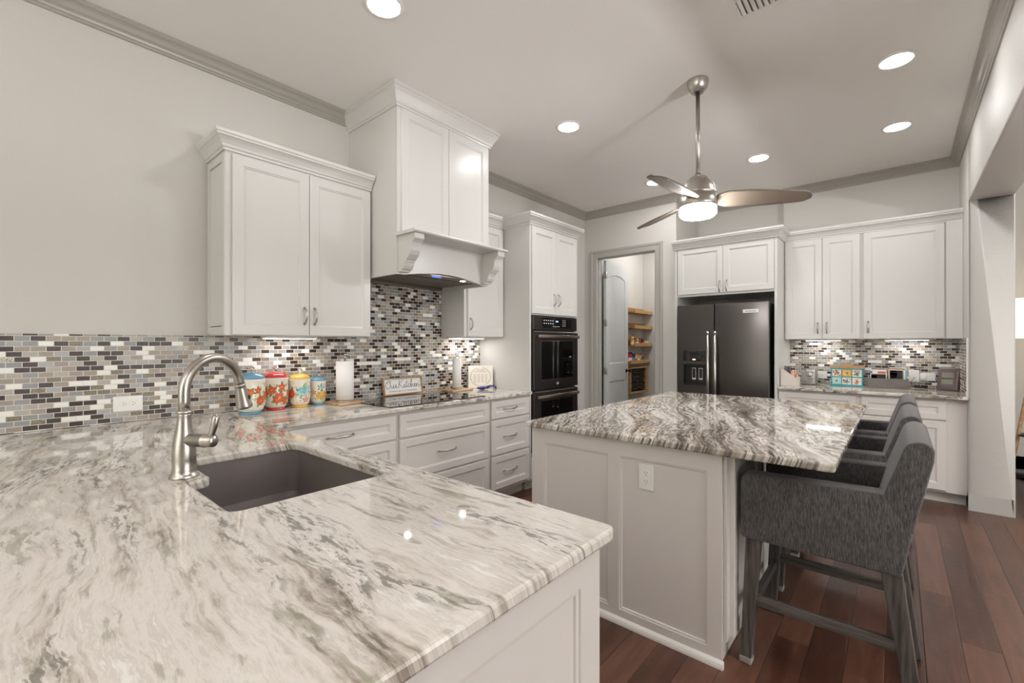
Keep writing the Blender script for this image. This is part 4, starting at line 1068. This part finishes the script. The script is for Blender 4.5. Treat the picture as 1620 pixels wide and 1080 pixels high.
# framed sign
sg = thing('framed_sign', 'oak-framed white kitchen sign standing behind the cooktop', 'sign', (-3.12, 2.25, CT + .006))
tilt = math.radians(10); sw, sh = .385, .140
so = Vector((-3.118, 2.057, CT + .0075)); up = Vector((-math.sin(tilt), 0, math.cos(tilt))); nn = Vector((math.cos(tilt), 0, math.sin(tilt)))
sm = Matrix((Y1, up, nn)).transposed().to_4x4(); sm.translation = so
MB().xbox(sm, .008, sw - .008, .008, sh - .008, -.004, .004).build('panel', 'bright', sg)
fr = MB()
for a in ((0, sw, 0, .009), (0, sw, sh - .009, sh), (0, .010, .009, sh - .009), (sw - .010, sw, .009, sh - .009)): fr.xbox(sm, a[0], a[1], a[2], a[3], -.008, .016)
fr.build('frame', 'bark', sg)
def script(strokes, mtx, scale, r, mat, parent, name):
    mb = MB()
    for st_ in strokes:
        p = [Vector((a, b, 0)) for a, b in st_]; out = []
        for i in range(len(p) - 1):
            p0, p1, p2, p3 = p[max(i - 1, 0)], p[i], p[i + 1], p[min(i + 2, len(p) - 1)]
            for k in range(5):
                t = k / 5; out.append(.5 * ((2 * p1) + (p2 - p0) * t + (2 * p0 - 5 * p1 + 4 * p2 - p3) * t * t + (3 * p1 - p0 - 3 * p2 + p3) * t ** 3))
        out.append(p[-1]); mb.tube([mtx @ (q * scale) for q in out], r, 5)
    return mb.build(name, mat, parent)
S = [[(.9, 2.6), (.2, 2.0), (.0, .9), (.5, .1), (1.3, .3), (1.9, 1.3), (1.8, 2.4), (1.1, 2.8), (.5, 2.2), (1.0, 1.9), (1.9, 2.5), (2.2, 2.8)],          # O
     [(2.2, 1.2), (2.2, .4), (2.6, .2), (3.1, 1.0), (3.2, 1.3), (3.1, .4), (3.5, .2), (3.9, .9), (4.1, 1.3), (4.3, 1.1), (4.1, .4), (4.3, .2), (4.7, .6)],  # ur
     [(5.8, 2.9), (5.4, 1.4), (5.2, 0)], [(7.3, 3.0), (6.2, 2.0), (5.5, 1.5), (6.3, .9), (7.0, .1), (7.4, .4)],                                         # K
     [(7.4, .4), (7.8, 1.3), (7.7, .4), (8.0, .2), (8.5, .8)], [(7.95, 1.8), (8.0, 1.9)],                                                                # i
     [(8.9, 2.7), (8.5, .8), (8.7, .2), (9.2, .6)], [(8.3, 1.8), (9.5, 1.95)],                                                                            # t
     [(10.1, 1.2), (9.7, 1.4), (9.3, .8), (9.6, .2), (10.2, .6)],                                                                                       # c
     [(10.2, .6), (11.1, 2.6), (11.0, 2.9), (10.7, 2.4), (10.5, .1), (10.9, 1.1), (11.3, 1.3), (11.3, .4), (11.7, .3), (12.0, .7)],                            # h
     [(12.0, .7), (12.5, 1.1), (12.3, 1.4), (12.0, .9), (12.2, .2), (12.8, .5)], [(12.9, 1.3), (12.9, .2), (13.3, 1.1), (13.7, 1.3), (13.7, .4), (14.0, .2), (14.7, .9)]]  # en
script(S, sm @ Matrix.Translation((.026, .052, .0048)), .0232, .0016, 'ink', sg, 'lettering')
text("If I had to stir it, it's homemade.", .021, sm @ Matrix.Translation((sw / 2, .030, .0042)), 'greyink', sg, 'lettering_small')

# round-wreath recipe board in the corner
rb = thing('recipe_board', 'square cream board with wreath and conversion table, in the corner by the oven tower', 'board', (-3.03, 3.08, CT))
bm_ = frame((-3.115, 2.985, CT + .003), Vector((.68, .735, 0)), Vector((-.08, .07, 1)))
MB().xbox(bm_, 0, .235, 0, .215, -.018, 0).build('panel', 'cream', rb, bevel=.002)
wr = MB()
for k in range(44):
    a = 2 * math.pi * k / 44
    if abs(math.sin(a / 1) - 1) < .03: continue
    for s_ in (-1, 1):
        c0 = Vector((.1175 + .095 * math.cos(a), .108 + .088 * math.sin(a), .0006)); d = a + math.pi / 2 + s_ * .6
        q = [c0, c0 + Vector((math.cos(d) * .006 - math.sin(d) * .0025, math.sin(d) * .006 + math.cos(d) * .0025, 0)), c0 + Vector((math.cos(d) * .012, math.sin(d) * .012, 0)), c0 + Vector((math.cos(d) * .006 + math.sin(d) * .0025, math.sin(d) * .006 - math.cos(d) * .0025, 0))]
        wr.add([bm_ @ p for p in q], [(0, 1, 2, 3)])
wr.build('wreath', 'greyink', rb, recalc=False, weld=False)
text('KITCHEN\nCONVERSIONS', .017, bm_ @ Matrix.Translation((.1175, .166, .0004)), 'greyink', rb, 'heading')
tl = MB()
for cx_ in range(4):
    for r in range(7):
        x = .052 + cx_ * .036; y = .128 - r * .012; tl.xbox(bm_, x, x + .022, y, y + .003, .0002, .0007)
tl.build('table_lines', 'greyink', rb)
# spoon rest
sr = thing('spoon_rest', 'cobalt blue patterned ceramic spoon rest lying by the recipe board', 'spoon rest', (-2.92, 3.01, CT))
def srf(u, v):
    a = 2 * math.pi * v; rr = u
    return Vector((-2.93 + .036 * rr * math.cos(a), 2.985 + .062 * rr * math.sin(a), CT + .004 + .022 * rr ** 3))
MB().grid(srf, 8, 28).build('bowl', 'cobalt', sr, solid=.005, recalc=False)
MB().tube([(-2.93, 3.04, CT + .018), (-2.915, 3.075, CT + .030), (-2.90, 3.105, CT + .030), (-2.893, 3.128, CT + .018), (-2.895, 3.135, CT + .004)], [.014, .012, .010, .009, .008], 10).build('handle', 'cobalt', sr)
dt = MB()
for k in range(10):
    a = k * .628; dt.mat(k % 3); dt.add([(-2.93 + .020 * math.cos(a) + .006 * math.cos(b), 2.985 + .035 * math.sin(a) + .009 * math.sin(b), CT + .0135 + .001) for b in [q * 1.047 for q in range(6)]], [tuple(range(6))])
dt.build('painted_dots', ['white', 'red', 'ltblue'], sr, recalc=False)

# ------------------------------------------------------------------ desk counter things
og = thing('desk_organizer', 'beige slant-sided desk organizer box, left end of the desk counter', 'organizer', (-.85, 5.35, CT))
oy0, oy1 = 5.275, 5.47; ox0, ox1 = -.918, -.775
pr = [(ox0, CT + .001), (ox1, CT + .001), (ox1, CT + .095), (ox1 - .015, CT + .088), (ox0 + .022, CT + .172), (ox0, CT + .175)]
MB().prism(pr, oy0, oy0 + .005, 'y').prism(pr, oy1 - .005, oy1, 'y').box(ox0, ox1, oy0 + .005, oy1 - .005, CT + .001, CT + .006).box(ox1 - .005, ox1, oy0 + .005, oy1 - .005, CT + .006, CT + .09).box(ox0, ox0 + .005, oy0 + .005, oy1 - .005, CT + .006, CT + .172).build('box', 'orgz', og)
bx('divider', 'orgz', og, ox0 + .07, ox0 + .074, oy0 + .005, oy1 - .005, CT + .006, CT + .12)
for x, y, z, m, lab, r in ((-.895, 5.33, .205, 'black', 'black pen standing in the beige desk organizer', .004), (-.868, 5.34, .200, 'cobalt', 'blue pen standing in the beige desk organizer', .004), (-.85, 5.36, .195, 'purple', 'violet marker standing in the beige desk organizer', .005),
                         (-.825, 5.33, .165, 'yellow', 'yellow highlighter in the beige desk organizer', .007), (-.81, 5.37, .16, 'pink', 'pink highlighter in the beige desk organizer', .007), (-.798, 5.33, .125, 'orange', 'orange marker at the low end of the beige organizer', .007)):
    tag(MB().tube([(x, y, CT + .007), (x + .006, y + .01, CT + z - .02), (x + .0065, y + .0105, CT + z)], [r, r, r * .5], 8).build('marker_pen', m), lab, 'pen', 'pens in the desk organizer')
tag(MB().box(-.893, -.852, 5.39, 5.40, CT + .007, CT + .195).build('note_card', 'mauve'), 'mauve card standing among the pens in the beige desk organizer', 'card')
# silver radio
rd_ = thing('radio', 'small silver radio with round dial on the desk counter', 'radio', (-.70, 5.62, CT))
rm = Matrix.Translation((-.715, 5.60, CT + .001)) @ Matrix.Rotation(math.radians(-8), 4, 'Z')
MB().xbox(rm, -.075, .055, 0, .10, .004, .155).build('housing', 'silver', rd_, bevel=.006, seg=3)
MB().lathe([(.026, 0), (.028, .003), (.020, .006), (.018, .010), (0, .010)], (0, 0, 0), 24, mtx=rm @ Matrix.Translation((.005, -.0, .105)) @ Matrix.Rotation(math.pi / 2, 4, 'X')).build('dial', 'chrome', rd_)
kn = MB()
for x, z in ((-.045, .13), (-.025, .145), (.04, .13)): kn.lathe([(.009, 0), (.008, .006), (0, .006)], (0, 0, 0), 12, mtx=rm @ Matrix.Translation((x, 0, z)) @ Matrix.Rotation(math.pi / 2, 4, 'X'))
kn.build('knob', 'chrome', rd_); MB().xbox(rm, -.05, .03, -.001, 0, .022, .034).xbox(rm, -.012, .035, -.001, 0, .045, .066).build('speaker_slots', 'greyink', rd_)
MB().xbox(rm, -.06, -.05, .02, .08, 0, .004).xbox(rm, .03, .04, .02, .08, 0, .004).build('feet', 'black', rd_)
# teal drawer box
tc = thing('drawer_organizer', 'teal wooden box with six small patterned drawers on the desk counter', 'organizer', (-.40, 5.68, CT))
tx0, tx1, ty = -.530, -.270, 5.655; tz0, tz1 = CT + .001, CT + .178
tm = MB().box(tx0 - .006, tx1 + .006, ty - .008, ty + .12, tz0, tz0 + .014).box(tx0 - .006, tx1 + .006, ty - .008, ty + .12, tz1 - .010, tz1).box(tx0, tx0 + .010, ty, ty + .12, tz0 + .014, tz1 - .010).box(tx1 - .010, tx1, ty, ty + .12, tz0 + .014, tz1 - .010)
dw = (tx1 - tx0 - .02 - .016) / 3; dh = (tz1 - tz0 - .024 - .010) / 2
for k in (1, 2): tm.box(tx0 + .010 + k * dw + (k - 1) * .008, tx0 + .010 + k * dw + k * .008, ty, ty + .12, tz0 + .014, tz1 - .010)
tm.box(tx0 + .01, tx1 - .01, ty + .002, ty + .12, tz0 + .014 + dh, tz0 + .014 + dh + .010).box(tx0 + .01, tx1 - .01, ty + .115, ty + .12, tz0 + .014, tz1 - .01)
tm.build('case', 'teal', tc)
pats = [('cream', ('orange', 'green', 'red')), ('gold', ('yellow', 'gold', 'cream')), ('cream', ('ltblue', 'orange', 'green')), ('pale', ('white', 'pale', 'pale')), ('cream', ('gold', 'ltblue', 'brown')), ('cream', ('pink', 'orange', 'pink'))]
for i in range(6):
    col_, row = i % 3, 1 - i // 3
    a = tx0 + .010 + col_ * (dw + .008) + .001; b_ = tz0 + .014 + row * (dh + .010) + .001
    face, cols = pats[i]; d = bx('drawer', face, tc, a, a + dw - .002, ty - .002, ty + .10, b_, b_ + dh - .002)
    mb = MB(); rnd = random.Random(i + 3)
    for k in range(26 if i not in (1, 3) else 8):
        mb.mat(rnd.randrange(3)); u = rnd.uniform(a + .008, a + dw - .010); w_ = rnd.uniform(b_ + .008, b_ + dh - .010); r = rnd.uniform(.004, .0085 if i != 5 else .005); r = min(r, u - a - .001, a + dw - .003 - u, w_ - b_ - .001, b_ + dh - .003 - w_)
        mb.add([(u + r * math.cos(q * 1.047), ty - .0026 - k * .00001, w_ + r * math.sin(q * 1.047)) for q in range(6)], [tuple(range(6))])
    mb.build('printed_pattern', list(cols), d, recalc=False, weld=False)
    MB().lathe([(.004, 0), (.004, .004), (.010, .008), (.008, .013), (0, .014)], (a + dw / 2, ty - .003, b_ + dh / 2), 14, mtx=Matrix.Rotation(math.pi / 2, 4, 'X')).build('knob', 'teal', d)
ctr = thing('card_tray', 'cork tray of recipe cards on top of the teal drawer box', 'tray', (-.40, 5.7, tz1))
MB().prism([(tx0 - .004, tz1 + .001), (tx1 + .004, tz1 + .001), (tx1 + .014, tz1 + .030), (tx0 - .014, tz1 + .030)], ty - .004, ty + .004, 'y').box(tx0 - .004, tx1 + .004, ty + .004, ty + .11, tz1 + .001, tz1 + .006).prism([(tx0 - .004, tz1 + .001), (tx1 + .004, tz1 + .001), (tx1 + .014, tz1 + .030), (tx0 - .014, tz1 + .030)], ty + .11, ty + .116, 'y').build('tray', 'cork', ctr)
for x, w_, m, lab in ((-.515, .075, 'ltblue', 'pale blue recipe cards in the cork tray, left stack'), (-.435, .08, 'gold', 'yellow recipe cards in the cork tray, middle stack'), (-.350, .075, 'box', 'grey blue recipe cards in the cork tray, right stack')):
    q = MB()
    for k in range(5): q.box(x, x + w_, ty + .02 + k * .015, ty + .024 + k * .015, tz1 + .0065, tz1 + .040 - k * .001)
    o = tag(q.build('recipe_cards', m), lab, 'recipe cards')
# grey magazine box
gb = thing('magazine_box', 'low grey linen box holding magazines on the desk counter', 'box', (-.08, 5.68, CT))
gx0, gx1, gy0, gy1 = -.226, .070, 5.625, 5.79
MB().box(gx0, gx1, gy0, gy0 + .006, CT + .001, CT + .092).box(gx0, gx1, gy1 - .006, gy1, CT + .001, CT + .092).box(gx0, gx0 + .006, gy0 + .006, gy1 - .006, CT + .001, CT + .092).box(gx1 - .006, gx1, gy0 + .006, gy1 - .006, CT + .001, CT + .092).box(gx0 + .006, gx1 - .006, gy0 + .006, gy1 - .006, CT + .001, CT + .007).build('box', 'box', gb)
def mag(x0, x1, y, h, base, blocks, lab):
    o = thing('magazine', lab, 'magazine', ((x0 + x1) / 2, y, CT + .008), 'magazines in the grey box')
    bx('pages', base, o, x0, x1, y, y + .006, CT + .008, CT + h)
    for (a, b, c_, d, m) in blocks: bx('cover_print', m, o, x0 + a * (x1 - x0), x0 + b * (x1 - x0), y - .0006, y, CT + .008 + c_ * (h - .008), CT + .008 + d * (h - .008))
mag(-.212, -.090, 5.640, .168, 'white', [(.05, .95, .35, .78, 'ink'), (.02, .4, .30, .70, 'silver'), (.45, .95, .82, .94, 'orange'), (.0, .12, .82, .94, 'purple')], 'magazine with dark photo and coral band, left in the grey linen box')
mag(-.205, -.095, 5.660, .180, 'paper', [(0, 1, .97, 1, 'greyink')], 'plain white booklet behind the dark-photo magazine in the grey box')
mag(-.075, .030, 5.640, .180, 'white', [(.06, .98, .46, .96, 'ink'), (.12, .6, .66, .84, 'orangel'), (.12, .6, .88, .94, 'orangel'), (.06, .98, .42, .455, 'gold'), (.15, .55, .56, .64, 'white'), (.7, .95, .2, .40, 'spice')], 'magazine with black and orange cover, front right in the grey box')
mag(-.085, .045, 5.665, .192, 'cork', [], 'brown folder standing behind the black and orange magazine')
mag(.034, .058, 5.650, .178, 'ltblue', [(0, .5, 0, 1, 'white')], 'narrow blue and white booklet at the right end of the grey box')
mag(-.070, .050, 5.690, .200, 'white', [], 'white folder at the back of the grey linen box')
tag(MB().lathe([(.022, 0), (.022, .012), (.012, .022), (0, .024)], (-.03, 5.70, CT + .2), 16).build('white_cap', 'white'), 'white rounded cap on top of the folders in the grey box', 'cap') if False else None
# switch plates, charger and cord
sw_ = thing('power_outlet', 'wide white outlet plate with plugged charger, right part of the desk backsplash', 'power outlet', (.13, DY - .008, 1.01))
MB().box(.072, .150, DY - .0135, DY - .0085, .972, 1.085).build('cover_plate', 'white', sw_, bevel=.002)
MB().box(.155, .262, DY - .0135, DY - .0085, .985, 1.062).build('cover_plate', 'white', sw_, bevel=.002)
pk = MB().box(.095, .130, DY - .0155, DY - .0135, .990, 1.030).build('socket', 'white', sw_, bevel=.001)
MB().box(.108, .113, DY - .016, DY - .0155, 1.005, 1.015).box(.120, .122, DY - .016, DY - .0155, 1.005, 1.015).build('slots', 'ink', pk)
ch = thing('phone_charger', 'white charger plug with thin black cord coiled on the desk counter', 'charger', (.16, DY - .03, .96))
MB().box(.160, .195, DY - .045, DY - .014, 1.0, 1.030).build('plug', 'white', ch, bevel=.003)
cd = [Vector((.112, DY - .018, 1.008)), Vector((.085, DY - .05, .97)), Vector((.10, DY - .06, .925))]
for k in range(22):
    a = k * .75; cd.append(Vector((.15 + (.045 + .012 * math.sin(k)) * math.cos(a), DY - .075 + (.022 + .006 * math.cos(k * 1.7)) * math.sin(a), CT + .004 + .0007 * k)))
cd += [Vector((.21, DY - .09, CT + .004)), Vector((.25, DY - .11, CT + .004))]
MB().tube(cd, .0022, 6).build('cord', 'black', ch)
# digital weather clock
wc = thing('weather_clock', 'taupe plastic digital weather clock with two grey displays, right end of desk counter', 'clock', (.33, 5.68, CT))
wm = frame((.262, 5.745, CT + .005), Vector((.84, -.54, 0)), Vector((.09, .14, 1)))
MB().xbox(wm, 0, .158, 0, .205, -.022, 0).build('housing', 'mauve', wc, bevel=.004)
MB().xbox(wm, .022, .136, .015, .195, 0, .004).build('bezel', 'mauve', wc, bevel=.002)
MB().xbox(wm, .035, .122, .112, .160, .004, .0046).build('display', 'lcd', wc); MB().xbox(wm, .035, .122, .052, .096, .004, .0046).build('display', 'lcd', wc)
MB().xbox(wm, .05, .11, .010, .014, -.072, -.022).build('stand', 'mauve', wc)

# ------------------------------------------------------------------ living room glimpse
lp_ = thing('floor_lamp', 'floor lamp with lit cream drum shade beyond the right pier', 'floor lamp', (1.03, 6.72, 0))
MB().lathe([(.14, 0), (.14, .02), (.012, .03), (.010, 1.5), (0, 1.5)], (1.03, 6.72, 0), 24).build('pole', 'bronze', lp_)
MB().lathe([(.215, 1.395), (.215, 1.785)], (1.03, 6.72, 0), 40, cap=False).build('lamp_shade', 'shade', lp_, solid=.004, recalc=False)
for tx, ty_, lab in ((-.3, -3.2, 'added unseen uplight stand for ceiling fill, behind the camera'), (2.5, 1.4, 'added unseen uplight stand for ceiling fill, in the living room beyond the opening')):  # unseen stands added to carry the upward ceiling fill
    to = thing('floor_lamp', lab, 'floor lamp', (tx, ty_, 0))
    MB().lathe([(.15, 0), (.15, .02), (.014, .03), (.012, 1.45), (0, 1.45)], (tx, ty_, 0), 24).build('pole', 'bronze', to)
    MB().lathe([(.03, 1.45), (.17, 1.51), (.25, 1.60)], (tx, ty_, 0), 36, cap=False).build('bowl', 'bronze', to, solid=.004, recalc=False)
ps = thing('plant_stand', 'tiered tripod stand with wooden legs and dark shelves beyond the right pier', 'stand', (1.02, 6.35, 0))
for k in range(3):
    a = math.radians(185 + 120 * k); MB().tube([(1.0 + .22 * math.cos(a), 6.3 + .22 * math.sin(a), 0), (1.0 + .09 * math.cos(a), 6.3 + .09 * math.sin(a), .95)], .014, 8).build('leg', 'oak', ps)
for z, r in ((.12, .19), (.48, .16), (.94, .11)): MB().lathe([(r, 0), (r, .014), (0, .014)], (1.0, 6.3, z), 28).build('tier', 'black', ps)

for o in bpy.data.objects:
    if '_loc' in o: del o['_loc']
